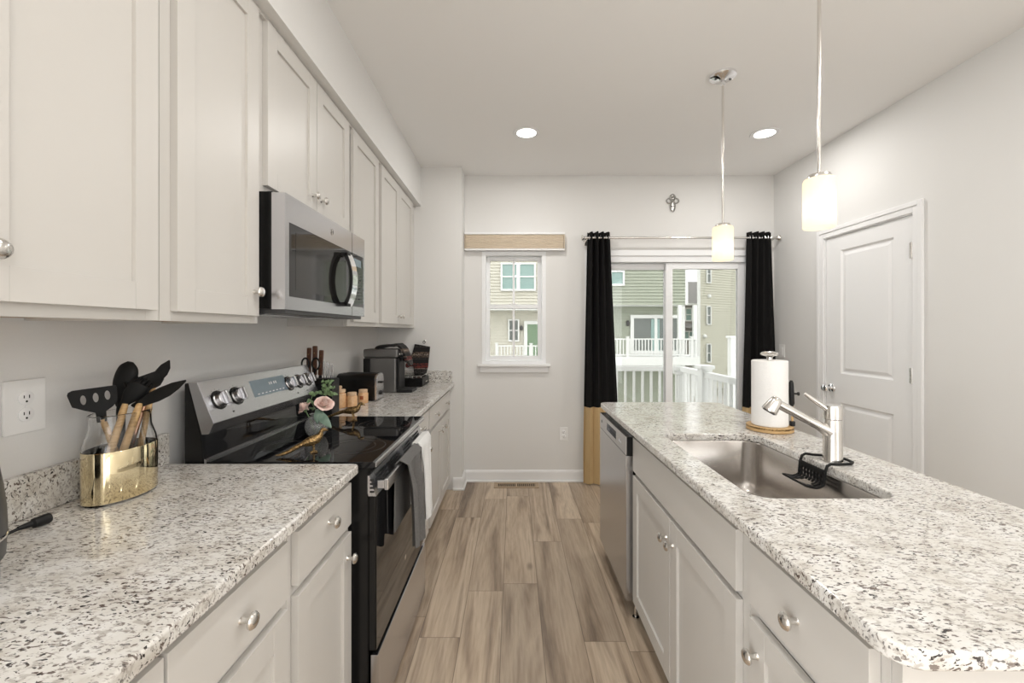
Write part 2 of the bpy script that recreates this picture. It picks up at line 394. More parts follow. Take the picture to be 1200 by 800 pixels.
# sliding door
b = MB(); y0, y1 = YB-.003, YB+.13
b.box(SX0, SX0+.05, y0, y1, 0, SZ1); b.box(SX1-.05, SX1, y0, y1, 0, SZ1); b.box(SX0+.05, SX1-.05, y0, y1, SZ1-.055, SZ1, .004); b.box(SX0+.05, SX1-.05, y0, y1, 0, .04)
for xa, xb, za, zb in ((.643, SX0, 0, 2.072), (SX1, 2.19, 0, 2.072), (SX0, SX1, SZ1, 2.072)): b.box(xa, xb, YB-.016, YB, za, zb, .003)
sl = struct('door_1', b, M['vinyl'])
def slider(xa, xb, ya, yb, name):
    s_ = MB(); zb_, zt = .042, SZ1-.058; w2 = .062
    s_.box(xa, xa+w2, ya, yb, zb_, zt, .003); s_.box(xb-w2, xb, ya, yb, zb_, zt, .003); s_.box(xa+w2, xb-w2, ya, yb, zt-.055, zt, .003); s_.box(xa+w2, xb-w2, ya, yb, zb_, zb_+.1, .003)
    o = obj(name, s_, M['vinyl'], sl)
    obj('pane', MB().box(xa+w2, xb-w2, (ya+yb)/2-.004, (ya+yb)/2+.004, zb_+.1, zt-.055), M['pane'], o); return o
slider(SX0+.052, 1.44, YB+.07, YB+.11, 'fixed_panel'); mv = slider(1.372, SX1-.052, YB+.02, YB+.06, 'sliding_panel')

# interior two panel door in the right wall
b = MB()
for ya, yb, za, zb in ((DY0-.058, DY0+.006, 0, DZ1+.058), (DY1-.006, DY1+.058, 0, DZ1+.058), (DY0+.006, DY1-.006, DZ1-.006, DZ1+.058)):
    b.box(XR-.012, XR, ya, yb, za, zb, .003)
for ya, yb, za, zb in ((DY0-.058, DY0-.03, 0, DZ1+.058), (DY1+.03, DY1+.058, 0, DZ1+.058), (DY0-.03, DY1+.03, DZ1+.03, DZ1+.058)):
    b.box(XR-.018, XR-.0121, ya, yb, za, zb, .003)
b.box(XR, XR+.11, DY0+.0005, DY0+.012, 0, DZ1-.0005); b.box(XR, XR+.11, DY1-.012, DY1-.0005, 0, DZ1-.0005); b.box(XR, XR+.11, DY0+.012, DY1-.012, DZ1-.012, DZ1-.0005)
dr = struct('door_2', b, M['trim'])
b = MB(); ya, yb, X = DY0+.016, DY1-.016, XR+.006
pys, pye = 2.655, 3.086
pans = ((.25, .836), (1.044, 1.927))
b.box(X, X+.035, ya, pys, .01, DZ1-.015); b.box(X, X+.035, pye, yb, .01, DZ1-.015)
b.box(X, X+.035, pys, pye, .01, .25); b.box(X, X+.035, pys, pye, .836, 1.044); b.box(X, X+.035, pys, pye, 1.927, DZ1-.015)
for za, zb in pans:
    # bevelled sticking down to a groove then a raised field
    def ring(i0, d0, i1, d1):
        A = [(X+d0, pys+i0, za+i0), (X+d0, pye-i0, za+i0), (X+d0, pye-i0, zb-i0), (X+d0, pys+i0, zb-i0)]
        B = [(X+d1, pys+i1, za+i1), (X+d1, pye-i1, za+i1), (X+d1, pye-i1, zb-i1), (X+d1, pys+i1, zb-i1)]
        A = [b.bm.verts.new(p) for p in A]; B = [b.bm.verts.new(p) for p in B]
        for k in range(4): b.bm.faces.new((A[k], A[(k+1) % 4], B[(k+1) % 4], B[k]))
        return B
    ring(0, 0, .012, .011); ring(.012, .011, .022, .011); e = ring(.022, .011, .042, .003)
    b.bm.faces.new(e)
slab = obj('door_slab', b, M['trim'], dr, angle=20)
for z in (.27, 1.087, 1.823):
    h = MB(); h.box(XR-.004, XR+.0055, DY0+.012, DY0+.034, z-.045, z+.045, .001); h.cyl((XR-.006, DY0+.0145, z-.047), (XR-.006, DY0+.0145, z+.047), .006)
    obj('hinge', h, M['nickel'], dr)
kp = (XR+.006, 3.165, .932)
obj('door_knob', MB().lathe(kp, (-1, 0, 0), [(.031, 0), (.033, .004), (.030, .009), (.012, .012), (.011, .03), (.020, .036), (.028, .046), (.029, .056), (.024, .065), (.010, .069), (0, .070)]), M['chrome'], dr)

# ------------------------------------------------------------ lamps in the ceiling
def can_light(x, y, label, group='recessed ceiling lights'):
    t_ = thing('recessed_light', (x, y, ZC), label, 'ceiling light', group)
    obj('trim_ring', MB().lathe((x, y, ZC), (0, 0, -1), [(.066, .001), (.094, .001), (.095, .004), (.090, .008), (.068, .005)], 40, cap=False), M['trim'], t_)
    obj('lens', MB().lathe((x, y, ZC), (0, 0, -1), [(.066, .0015), (.067, .004), (.060, .005), (0, .0055)], 40), M['white_em'], t_)
    L = D.lights.new('can_or_fill_lamp', 'AREA'); L.shape = 'DISK'; L.size = .13; L.energy = CAN_FILL_W; L.color = (1, .975, .94)
    lo = D.objects.new('can_or_fill_lamp', L); C.objects.link(lo); lo.parent = t_; lo.location = (0, 0, -.012)
    return t_
can_light(.09, 3.03, 'round recessed ceiling light above the aisle, the one toward the long cabinet wall')
can_light(1.77, 3.04, 'round recessed ceiling light near the right wall, beyond the hanging lamps')
for x, y in ((.09, 1.0), (1.77, 1.0), (.09, -1.0), (1.77, -1.0), (.09, -3.0), (1.77, -3.0)):  # unseen fill lamps added to brighten the room, no fixtures
    L = D.lights.new('can_or_fill_lamp', 'AREA'); L.shape = 'DISK'; L.size = .13; L.energy = CAN_FILL_W; L.color = (1, .975, .94)
    lo = D.objects.new('can_or_fill_lamp', L); C.objects.link(lo); lo.location = (x, y, ZC-.012)

def pendant(y, label):
    x = 1.14
    p = thing('pendant_lamp', (x, y, ZC), label, 'pendant lamp', 'pendant lamps over the island')
    can = obj('canopy', MB().lathe((x, y, ZC), (0, 0, -1), [(.068, 0), (.070, .004), (.068, .012), (.055, .020), (.020, .024), (.012, .030), (.011, .055), (0, .056)], 36), M['chrome'], p)
    for dx in (-.04, .04): obj('screw', MB().lathe((x+dx, y, ZC-.021), (0, 0, -1), [(.006, 0), (.006, .004), (0, .006)], 12), M['darkgrey'], can)
    obj('rod', MB().cyl((x, y, ZC-.05), (x, y, 1.925), .0062), M['nickel'], p)
    obj('socket_cap', MB().lathe((x, y, 1.935), (0, 0, -1), [(.010, 0), (.036, .004), (.040, .012), (.040, .018)], 30), M['nickel'], p)
    sh = MB(); r = .053
    sh.lathe((x, y, 1.734), (0, 0, 1), [(r-.002, 0), (r, .003), (r, .172), (r-.004, .181), (r-.015, .184), (.012, .184)], 40, cap=False)
    obj('lamp_shade', sh, M['opal'], p)
    L = D.lights.new('pendant_bulb', 'POINT'); L.energy = PEND_W; L.shadow_soft_size = .028; L.color = (1, .88, .70)
    lo = D.objects.new('pendant_bulb', L); C.objects.link(lo); lo.parent = p; lo.location = (0, 0, 1.80-ZC)
pendant(1.608, 'white opal glass pendant lamp above the faucet, its rod running out of the photo')
pendant(2.349, 'amber-topped opal glass pendant lamp with its round chrome ceiling plate in view')

def portal(x0, x1, z0, z1, y, facing):
    L = D.lights.new('daylight_portal', 'AREA'); L.shape = 'RECTANGLE'; L.size = x1-x0; L.size_y = z1-z0; L.cycles.is_portal = True
    o = D.objects.new('daylight_portal', L); C.objects.link(o); o.location = ((x0+x1)/2, y, (z0+z1)/2); o.rotation_euler = (PI/2*facing, 0, 0)
L = D.lights.new('daylight_portal', 'AREA'); L.shape = 'RECTANGLE'; L.size = 2.35; L.size_y = 2.6; L.cycles.is_portal = True  # portals over the two added openings behind the camera
o = D.objects.new('daylight_portal', L); C.objects.link(o); o.location = (XR+.06, -2.7, 1.325); o.rotation_euler = (0, PI/2, 0)
L = L.copy(); L.size_y = 4.0; L.size = 2.25; o = D.objects.new('daylight_portal', L); C.objects.link(o); o.location = (XL-.06, -2.2, 1.275); o.rotation_euler = (0, -PI/2, 0)
portal(SX0, SX1, 0, SZ1, YB+.135, -1)
portal(WX0, WX1, WZ0, WZ1, YB+.135, -1)

# ------------------------------------------------------------ cabinets
KN = [(.0075, 0), (.006, .004), (.0055, .014), (.007, .017), (.0155, .020), (.0165, .024), (.013, .029), (.006, .0315), (0, .032)]
def knob(p, s, parent): obj('knob', MB().lathe(p, (s, 0, 0), KN, 24, 1., 1.), M['nickel'], parent)
def shaker(xf, s, ya, yb, za, zb, parent, kn=None, w=.060, name='door'):
    b = MB(); xb = xf-s*.019; a, c = min(xf, xb), max(xf, xb); e = .0012
    b.box(a, c, ya, ya+w, za, zb, e); b.box(a, c, yb-w, yb, za, zb, e)
    b.box(a+.0002, c-.0002, ya+w, yb-w, za, za+w, e); b.box(a+.0002, c-.0002, ya+w, yb-w, zb-w, zb, e)
    xp = xf-s*.009; b.box(min(xp, xb+s*.002), max(xp, xb+s*.002), ya+w-.004, yb-w+.004, za+w-.004, zb-w+.004)
    o = obj(name, b, M['cab'], parent)
    if kn: knob((xf, kn[0], kn[1]), s, o)
    return o
def slabfront(xf, s, ya, yb, za, zb, parent, kns=(), name='drawer_front'):
    xb = xf-s*.019; o = obj(name, MB().box(min(xf, xb), max(xf, xb), ya, yb, za, zb, .0015), M['cab'], parent)
    for k in kns: knob((xf, *k), s, o)
    return o
UF, UD = -.847, -.828
def upper(ya, yb, z0, doors, label, z1=2.408):
    t_ = thing('upper_cabinet', (XL, (ya+yb)/2, z0), label, 'cabinet', 'wall cabinets over the long counter')
    g = .0006
    b = MB(); b.box(XL+.001, UF-.019, ya+g, ya+.016, z0, z1); b.box(XL+.001, UF-.019, yb-.016, yb-g, z0, z1); b.box(XL+.001, UF-.019, ya+.016, yb-.016, z1-.016, z1); b.box(XL+.001, XL+.012, ya+.016, yb-.016, z0+.03, z1-.016)
    obj('cabinet_body', b, M['cab'], t_)
    obj('bottom_panel', MB().box(XL+.013, UF-.0195, ya+.0165, yb-.0165, z0+.006, z0+.022), M['cabwood'], t_)
    b = MB(); w = .038; b.box(UF-.0185, UF, ya+g, ya+w, z0, z1, .001); b.box(UF-.0185, UF, yb-w, yb-g, z0, z1, .001); b.box(UF-.0185, UF, ya+w, yb-w, z1-w, z1, .001); b.box(UF-.0185, UF, ya+w, yb-w, z0, z0+w, .001)
    obj('face_frame', b, M['cab'], t_)
    for d in doors: shaker(UD, 1, d[0], d[1], z0+.024, z1-.012, t_, d[2])
    return t_
ZU = 1.374
upper(.267, 1.0288, ZU, ((.292, .643, (.615, 1.479)), (.648, 1.005, (.676, 1.479))), 'wide two-door grey wall cabinet cut off by the photo edge, above the outlet')
upper(1.0292, 1.4245, ZU, ((1.0615, 1.402, (1.375, 1.474)),), 'narrow single-door grey wall cabinet just before the microwave, knob at its lower corner')
upper(1.4255, 2.1875, 1.816, ((1.452, 1.812, (1.775, 1.907)), (1.817, 2.172, (1.853, 1.907))), 'short two-door grey cabinet directly above the microwave')
upper(2.1885, 2.6745, ZU, ((2.23, 2.646, (2.262, 1.454)),), 'single-door grey wall cabinet just past the microwave')
uc = upper(2.6755, 3.6, ZU, ((2.706, 3.118, (3.08, 1.454)), (3.123, 3.54, (3.16, 1.454))), 'two-door grey wall cabinet at the far end of the row, above the coffee maker')
obj('filler_strip', MB().box(UF-.019, UF, 3.6005, YBUMP-.0005, ZU, 2.408), M['cab'], uc)
tag(obj('crown_strip', MB().box(UF+.0005, UF+.012, YR+4.8, YBUMP-.0005, 2.3965, 2.4088, .001), M['cab']), 'thin grey moulding strip along the tops of the wall cabinets under the soffit', 'moulding')

def base_cab(s, xw, xf, ya, yb, label, fronts, group, open_top=False):
    """s = facing sign; xw wall side, xf frame plane"""
    t_ = thing('base_cabinet', ((xw+xf)/2, (ya+yb)/2, 0), label, 'cabinet', group)
    a, c = min(xw, xf-s*.019), max(xw, xf-s*.019); g = .0006; zt = .8835
    b = MB()
    b.box(a, c, ya+g, ya+.016, .1, zt); b.box(a, c, yb-.016, yb-g, .1, zt); b.box(a, c, ya+.016, yb-.016, .1, .116)
    xa = xw; xb2 = xw+s*.012; b.box(min(xa, xb2), max(xa, xb2), ya+.016, yb-.016, .116, zt)
    if not open_top: b.box(a+.013, c-.001, ya+.016, yb-.016, zt-.018, zt)
    obj('cabinet_body', b, M['cab'], t_)
    k0, k1 = xf-s*.085, xf-s*.07
    obj('toe_kick', MB().box(min(k0, k1), max(k0, k1), ya+g, yb-g, 0.0, .0995), M['darkgrey'] if s < 0 else M['cab'], t_)
    b = MB(); f0, f1 = min(xf, xf-s*.0185), max(xf, xf-s*.0185); w = .036
    b.box(f0, f1, ya+g, ya+w, .1, zt, .001); b.box(f0, f1, yb-w, yb-g, .1, zt, .001); b.box(f0, f1, ya+w, yb-w, .1, .136, .001); b.box(f0, f1, ya+w, yb-w, zt-.03, zt, .001); b.box(f0, f1, ya+w, yb-w, .690, .732, .001)
    obj('face_frame', b, M['cab'], t_)
    xd = xf+s*.0195
    for f in fronts:
        if f[0] == 'd': shaker(xd, s, f[1], f[2], .112, f[3], t_, f[4])
        else: slabfront(xd, s, f[1], f[2], f[3], .862, t_, f[4], 'drawer_front' if f[4] else 'false_drawer_front')
    return t_
BF = -.5425
gl = 'base cabinets under the long counter'
base_cab(1, XL+.001, BF, .267, 1.0288, 'wide grey base cabinet nearest the camera under the long counter',
         (('w', .290, .645, .729, ((.467, .795),)), ('w', .652, 1.0005, .729, ((.826, .795),)), ('d', .290, .645, .705, (.61, .634)), ('d', .652, 1.0005, .705, (.69, .634))), gl)
base_cab(1, XL+.001, BF, 1.0292, 1.4115, 'narrow grey base cabinet touching the black side of the range, one drawer over one door',
         (('w', 1.048, 1.389, .729, ((1.22, .808),)), ('d', 1.048, 1.389, .705, (1.356, .634))), gl)
base_cab(1, XL+.001, BF, 2.1885, 2.6745, 'grey base cabinet just past the range, mostly hidden by the hanging towels',
         (('w', 2.212, 2.648, .729, ((2.43, .795),)), ('d', 2.212, 2.648, .705, (2.61, .634))), gl)
bc = base_cab(1, XL+.001, BF, 2.6755, 3.6, 'wide grey base cabinet at the far end, two knobs on one long drawer',
         (('w', 2.70, 3.545, .729, ((2.88, .795), (3.33, .795))), ('d', 2.70, 3.118, .705, (3.05, .644)), ('d', 3.124, 3.545, .705, (3.19, .644))), gl)
obj('filler_strip', MB().box(BF-.019, BF, 3.6005, YBUMP-.0005, 0.1, .8835), M['cab'], bc)

def slab_top(poly, z0, z1, bev, hole=None):
    b = MB(); bm = b.bm
    def loop(pl):
        vs_ = [bm.verts.new((x, y, z1)) for x, y in pl]; return [bm.edges.new((vs_[i], vs_[(i+1) % len(vs_)])) for i in range(len(vs_))]
    es = loop(poly) + (loop(hole) if hole else [])
    bmesh.ops.triangle_fill(bm, edges=es, use_beauty=True, use_dissolve=False)
    bmesh.ops.dissolve_limit(bm, angle_limit=.01, verts=[], edges=[e for e in bm.edges if len(e.link_faces) == 2]) if not hole else None
    r = bmesh.ops.extrude_face_region(bm, geom=list(bm.faces))
    bmesh.ops.translate(bm, verts=[v for v in r['geom'] if isinstance(v, bmesh.types.BMVert)], vec=(0, 0, z0-z1))
    bmesh.ops.recalc_face_normals(bm, faces=bm.faces)
    sel = [e for e in bm.edges if len(e.link_faces) == 2 and e.calc_face_angle() > 1.2 and abs(e.verts[0].co.z-e.verts[1].co.z) < 1e-5]
    b.wn = True; bmesh.ops.bevel(bm, geom=sel, offset=bev, segments=3, affect='EDGES', profile=.5)
    return b
ZT, ZB = .914, .884
CE = -.506
def fillet_poly(x0, x1, y0, y1, r, corner):
    """rectangle with the one named corner rounded"""
    pts = []
    for cx, cy, sx, sy, nm, a0 in ((x1, y1, -1, -1, 'fr', 0), (x0, y1, 1, -1, 'fl', PI/2), (x0, y0, 1, 1, 'nl', PI), (x1, y0, -1, 1, 'nr', 1.5*PI)):
        if nm in corner:
            for k in range(7):
                a = a0+PI/2*k/6; pts.append((cx+sx*r+r*math.cos(a), cy+sy*r+r*math.sin(a)))
        else: pts.append((cx, cy))
    return pts
tag(obj('countertop', slab_top(fillet_poly(XL+.0005, CE, .24, 1.418, .02, ('fr',)), ZB, ZT, .006), M['granite']),
    'speckled granite countertop carrying the utensil canister, on the camera side of the range', 'countertop')
tag(obj('countertop', slab_top(fillet_poly(XL+.0005, CE, 2.192, YBUMP-.0005, .012, ('nr',)), ZB, ZT, .006), M['granite']),
    'speckled granite countertop carrying the toaster and coffee maker, past the range', 'countertop')
tag(obj('backsplash', MB().box(XL+.0005, XL+.020, .24, 1.418, ZT+.0003, 1.015, .002), M['granite']), 'low granite backsplash strip behind the utensil canister', 'backsplash')
tag(obj('backsplash', MB().box(XL+.0005, XL+.020, 2.192, YBUMP-.0005, ZT+.0003, 1.015, .002), M['granite']), 'low granite backsplash strip on the long wall behind the toaster', 'backsplash')
tag(obj('backsplash', MB().box(XL+.0205, -.522, YBUMP-.020, YBUMP-.0005, ZT+.0003, 1.015, .002), M['granite']), 'low granite backsplash strip on the short end wall below the hanging mitt', 'backsplash')

# ------------------------------------------------------------ range
RY0, RY1 = 1.426, 2.187
rg = thing('range', (-.78, (RY0+RY1)/2, 0), 'stainless and black freestanding electric range with knobs on its backguard', 'stove')
b = MB(); b.prism([(-1.09, .02), (-.482, .02), (-.482, .895), (-1.025, .895), (-1.035, 1.005), (-1.078, 1.176), (-1.09, 1.176)], 'y', RY0, RY1, .002)
obj('body', b, M['black'], rg)
for y in (RY0+.05, RY1-.05):
    for x in (-1.03, -.53): obj('foot', MB().cyl((x, y, 0), (x, y, .021), .018), M['blackmat'], rg)
b = MB(); b.prism([(-1.016, .8955), (-.470, .8955), (-.458, .899), (-.458, .912), (-.466, .9165), (-1.016, .9165)], 'y', RY0-.001, RY1+.001, .001)
ck = obj('cooktop', b, M['blackglass'], rg)
obj('rear_trim', MB().prism([(-1.024, .9), (-1.0165, .9), (-1.0165, .922), (-1.024, .926)], 'y', RY0, RY1), M['steelh'], rg)
obj('front_trim', MB().prism([(-.4575, .899), (-.4545, .899), (-.4545, .913), (-.4575, .9155)], 'y', RY0, RY1), M['steelh'], rg)
def ringmesh(cx, cy, r, w_=.0022):
    m_ = MB(); m_.lathe((cx, cy, .9165), (0, 0, 1), [(r, .0002), (r, .0005), (r-w_, .0005), (r-w_, .0002)], 48, cap=False); return m_
for cx, cy, rs in ((-.60, 1.62, (.115, .078)), (-.60, 2.0, (.115, .078, .05)), (-.85, 1.62, (.078,)), (-.85, 2.0, (.092,)), (-.76, 1.81, (.055,))):
    m_ = MB()
    for r in rs: m_.lathe((cx, cy, .9165), (0, 0, 1), [(r, .0002), (r, .0005), (r-.0022, .0005), (r-.0022, .0002)], 48, cap=False)
    obj('burner_ring', m_, M['ring'], ck)
obj('backguard_glass', MB().prism([(-1.0245, .9), (-1.022, .93), (-1.028, 1.0), (-1.033, 1.0045), (-1.0345, .9)], 'y', RY0+.012, RY1-.012), M['blackglass'], rg)
T0, T1 = Vector((-1.048, 1.178)), Vector((-.993, 1.044))      # slanted face, top and bottom, (x, z)
bgd = obj('backguard', MB().prism([(-1.079, 1.178), (T0.x, T0.y), (T1.x, T1.y), (-1.009, 1.008), (-1.033, 1.006), (-1.0775, 1.1765)], 'y', RY0, RY1, .001), M['steelh'], rg)
fd = (T1-T0).normalized(); nrm = Vector((-fd.y, 0, fd.x));  nrm = Vector((abs(nrm.x), 0, abs(nrm.z)))
def onface(t_, y, off=0):
    q = T0.lerp(T1, t_); return Vector((q.x, y, q.y)) + nrm*off
ax = Matrix((Vector((0, 1, 0)), Vector((fd.x, 0, fd.y)), nrm)).transposed()
dsp = obj('control_display', MB().obox(onface(.43, 1.81, .0008), ax, (.245, .068, .0022), .0004), M['lcd'], bgd)
b = MB()
for i, (dy, dt) in enumerate(((.01, 0), (.024, 0), (.044, 0), (.058, 0))): b.obox(onface(.36, 1.80+dy, .0021), ax, (.008, .012, .0004))
obj('clock_digits', b, M['icon'], dsp); b = MB()
for i in range(8): b.obox(onface(.60, 1.715+i*.026, .0021), ax, (.012, .004, .0004))
obj('key_print', b, M['icon'], dsp)
for y in (1.492, 1.588, 1.957, 2.045, 2.13):
    k = MB(); p0 = onface(.50, y)
    k.lathe(p0, nrm, [(.0295, 0), (.0295, .004), (.026, .007), (.0245, .020), (.022, .0225), (0, .0225)], 28)
    ko = obj('control_knob', k, M['steelh'], bgd)
    obj('knob_grip', MB().obox(p0+nrm*.030, ax, (.013, .047, .017), .003), M['steelh'], ko)
    obj('knob_skirt', MB().lathe(p0, nrm, [(.034, .0005), (.034, .0025), (.030, .003)], 28), M['black'], ko)
    b = MB()
    for a in range(-4, 5):
        q = p0 + ax @ Vector((.040*math.sin(a*.5), -.040*math.cos(a*.5), 0)); b.obox(q+nrm*.0004, ax, (.0022, .0022, .0006))
    obj('dial_print', b, M['blackmat'], ko)
b = MB()
for y in (1.54, 2.0, 2.09): b.obox(onface(.86, y, .0004), ax, (.008, .006, .0006))
obj('print', b, M['blackmat'], bgd)
# oven door
od = obj('oven_door', MB().box(-.481, -.458, RY0+.004, RY1-.004, .288, .800, .003), M['black'], rg)
obj('door_glass', MB().box(-.4578, -.4555, RY0+.006, RY1-.006, .290, .798, .0008), M['blackglass'], od)
b = MB(); X = -.4555
b.box(-.481, X-.012, RY0+.001, RY1-.001, .802, .870, .001)
ys = [RY0+.001, RY1-.001]; zs = [.815, .822, .831, .838, .847, .854]
# face plate with four banks of slots
banks = [(1.475+.177*i, 1.475+.177*i+.125) for i in range(4)]
b.box(X-.0118, X, RY0+.001, RY1-.001, .802, .812); b.box(X-.0118, X, RY0+.001, RY1-.001, .860, .870)
ed = RY0+.001
for ya, yb in banks: b.box(X-.0118, X, ed, ya, .812, .860); ed = yb
b.box(X-.0118, X, ed, RY1-.001, .812, .860)
for ya, yb in banks:
    for z in (.8235, .8365, .8495): b.box(X-.0118, X, ya, yb, z-.0025, z+.0025)
for v in b.bm.verts: v.co.x -= max(0, v.co.z-.802)*.34
trm = obj('door_vent_trim', b, M['steelh'], od)
b = MB()
for z in (.817, .830, .843, .856): b.box(-.476, -.462, RY0-.0004, RY0+.0015, z-.003, z+.003)
obj('end_slots', b, M['darkhole'], trm)
hd = MB(); hd.box(-.432, -.418, RY0+.012, RY1-.012, .818, .856, .003)
hdl = obj('door_handle', hd, M['steelh'], od)
for y in (RY0+.012, RY1-.040): obj('handle_bracket', MB().box(-.4552, -.4315, y, y+.028, .824, .851, .002), M['steelh'], hdl)
obj('emblem', MB().lathe((-.4555, 1.81, .40), (1, 0, 0), [(.011, 0), (.011, .0008), (0, .0008)], 24), M['nickel'], od)
obj('warming_drawer', MB().box(-.4745, -.4493, RY0+.002, RY1-.002, .026, .276, .003), M['steelh'], rg)

# ------------------------------------------------------------ microwave
MX = -.757
mw = thing('microwave', (-.95, (RY0+RY1)/2, 1.42), 'stainless over-the-range microwave hung above the stove', 'microwave')
obj('body', MB().box(XL+.001, MX-.046, RY0+.006, RY1-.006, 1.425, 1.8145, .002), M['black'], mw)
b = MB(); b.box(XL+.10, MX-.01, RY0+.02, RY1-.02, 1.408, 1.4248, .002)
un = obj('vent_underside', b, M['darkgrey'], mw)
for ya in (1.48, 1.86): obj('grease_filter', MB().box(-1.0, -.86, ya, ya+.27, 1.405, 1.4082, .001), M['steel'], un)
b = MB(); x0_, y0_, y1_, zb_, zt_ = MX-.045, RY0+.001, RY1-.001, 1.4215, 1.809
gy0, gy1, gz0, gz1 = 1.452, 2.170, 1.466, 1.716
b.box(x0_, MX, y0_, gy0, zb_, zt_); b.box(x0_, MX, gy1, y1_, zb_, zt_); b.box(x0_, MX, gy0, gy1, zb_, gz0); b.box(x0_, MX, gy0, gy1, gz1, zt_)
fr = obj('front_frame', b, M['steelh'], mw)
obj('door_seam', MB().box(MX-.001, MX+.0004, 2.018, 2.0205, zb_, zt_), M['darkhole'], fr)
g = obj('door_window', MB().box(MX-.03, MX-.0015, gy0+.0003, gy1-.0003, gz0+.0003, gz1-.0003), M['blackglass'], mw)
obj('screen_mesh', MB().box(MX-.0014, MX-.0009, 1.50, 1.93, 1.49, 1.692), mat('screen_dots', (.014, .013, .012), .08), g)
hy0, hy1 = 1.875, 1.925
b = MB(); N = 12
pts = [(MX-.001+.052*math.sin(PI*(.12+.76*k/N))**.7, 1.460+.232*k/N) for k in range(N+1)]
outer = pts; inner = [(x-.012, z+(.010 if k < 2 else -.010 if k > N-2 else 0)) for k, (x, z) in enumerate(pts)]
b.prism(outer+inner[::-1], 'y', 1.885, 1.925)
b.box(MX-.001, MX+.030, 1.885, 1.925, 1.458, 1.476, .003); b.box(MX-.001, MX+.030, 1.885, 1.925, 1.678, 1.695, .003)
h_ = obj('handle', b, M['blackmat'], mw)
b = MB(); b.prism([(x+.0008, z) for x, z in outer]+[(x-.003, z) for x, z in outer][::-1], 'y', 1.892, 1.950)
obj('handle_face', b, M['chrome'], h_)
b = MB(); b.lathe((MX, 1.795, 1.762), (1, 0, 0), [(.0145, 0), (.0145, .0012), (0, .0012)], 28)
em = obj('emblem', b, M['nickel'], mw)
b = MB(); b.lathe((MX+.0012, 1.795, 1.762), (1, 0, 0), [(.0125, 0), (.0125, .0006), (.0112, .0006), (.0112, 0)], 28, cap=False)
b.tube([(MX+.0015, 1.795+.006*math.cos(a)-.002, 1.762+.006*math.sin(a)) for a in [k*.5 for k in range(2, 12)]], .0008, 6); b.tube([(MX+.0015, 1.800+.004*math.cos(a), 1.760+.005*math.sin(a)) for a in [k*.5-1 for k in range(0, 9)]], .0008, 6)
obj('emblem_mark', b, M['darkgrey'], em)
b = MB()
for i in range(5):
    for j in range(3): b.box(MX-.0014, MX-.0009, 2.045+j*.034, 2.063+j*.034, 1.50+i*.028, 1.508+i*.028)
obj('keypad', b, M['darkgrey'], g)
b = MB(); b.box(MX-.0014, MX-.0009, 2.04, 2.14, 1.66, 1.695); obj('clock_display', b, M['lcd'], g)

# ------------------------------------------------------------ island
IF, IBK = .565, 1.175
IY0, IY1 = .626, 2.628
gi = 'base cabinets of the island'
base_cab(-1, IBK, IF, .645, 1.0298, 'grey island cabinet at the end closest to the camera, drawer over door',
         (('w', .662, .999, .72, ((.831, .79),)), ('d', .662, .999, .69, (.966, .62))), gi)
base_cab(-1, IBK, IF, 1.0302, 1.998, 'wide grey two-door island cabinet below the sink',
         (('w', 1.059, 1.974, .71, ()), ('d', 1.059, 1.505, .69, (1.478, .612)), ('d', 1.51, 1.974, .69, (1.54, .612))), gi, True)
tag(obj('island_end_panel', MB().box(IF, IBK+.018, IY0, .6445, 0, .8835, .001), M['cab']), 'flat grey panel closing the camera end of the island', 'panel')
tag(obj('island_end_panel', MB().box(IF, IBK+.018, 2.612, IY1, 0, .8835, .001), M['cab']), 'flat grey panel closing the far end of the island beside the dishwasher', 'panel')
tag(obj('island_back_panel', MB().box(IBK+.0005, IBK+.0175, .645, 2.6115, 0, .8835, .001), M['cab']), 'long grey panel along the back of the island facing the white door', 'panel')
SK = (.63, 1.018, 1.126, 1.827, .055)
tag(obj('island_countertop', slab_top(rrect(.525, 1.25, .586, 2.64, .045, 8), ZB, ZT, .006, rrect(*SK, 8)[::-1]), M['granite'], angle=30),
    'pale speckled granite island countertop with rounded corners around a sink cut-out', 'countertop')
# sink
sk = thing('sink', ((SK[0]+SK[1])/2, (SK[2]+SK[3])/2, .66), 'single-bowl stainless undermount sink set into the island', 'sink')
b = MB(); loops = []
def inset(d, z, r): return [b.bm.verts.new((x, y, z)) for x, y in rrect(SK[0]+d, SK[1]-d, SK[2]+d, SK[3]-d, r, 8)]
for d, z, r in ((-.018, .8836, .065), (-.003, .8836, .056), (0, .880, .055), (.006, .72, .055), (.012, .685, .06), (.03, .668, .055), (.06, .663, .05)): loops.append(inset(d, z, r))
for A, B in zip(loops, loops[1:]):
    n = len(A)
    for k in range(n): b.bm.faces.new((A[k], A[(k+1) % n], B[(k+1) % n], B[k]))
b.bm.faces.new(loops[-1])
obj('basin', b, M['sink'], sk)
dx, dy = (SK[0]+SK[1])/2, (SK[2]+SK[3])/2
obj('drain', MB().lathe((dx, dy, .6632), (0, 0, 1), [(.056, 0), (.056, .002), (.045, .003), (.040, .0005), (.012, .0005), (.010, .006), (0, .007)], 32), M['chrome'], sk)
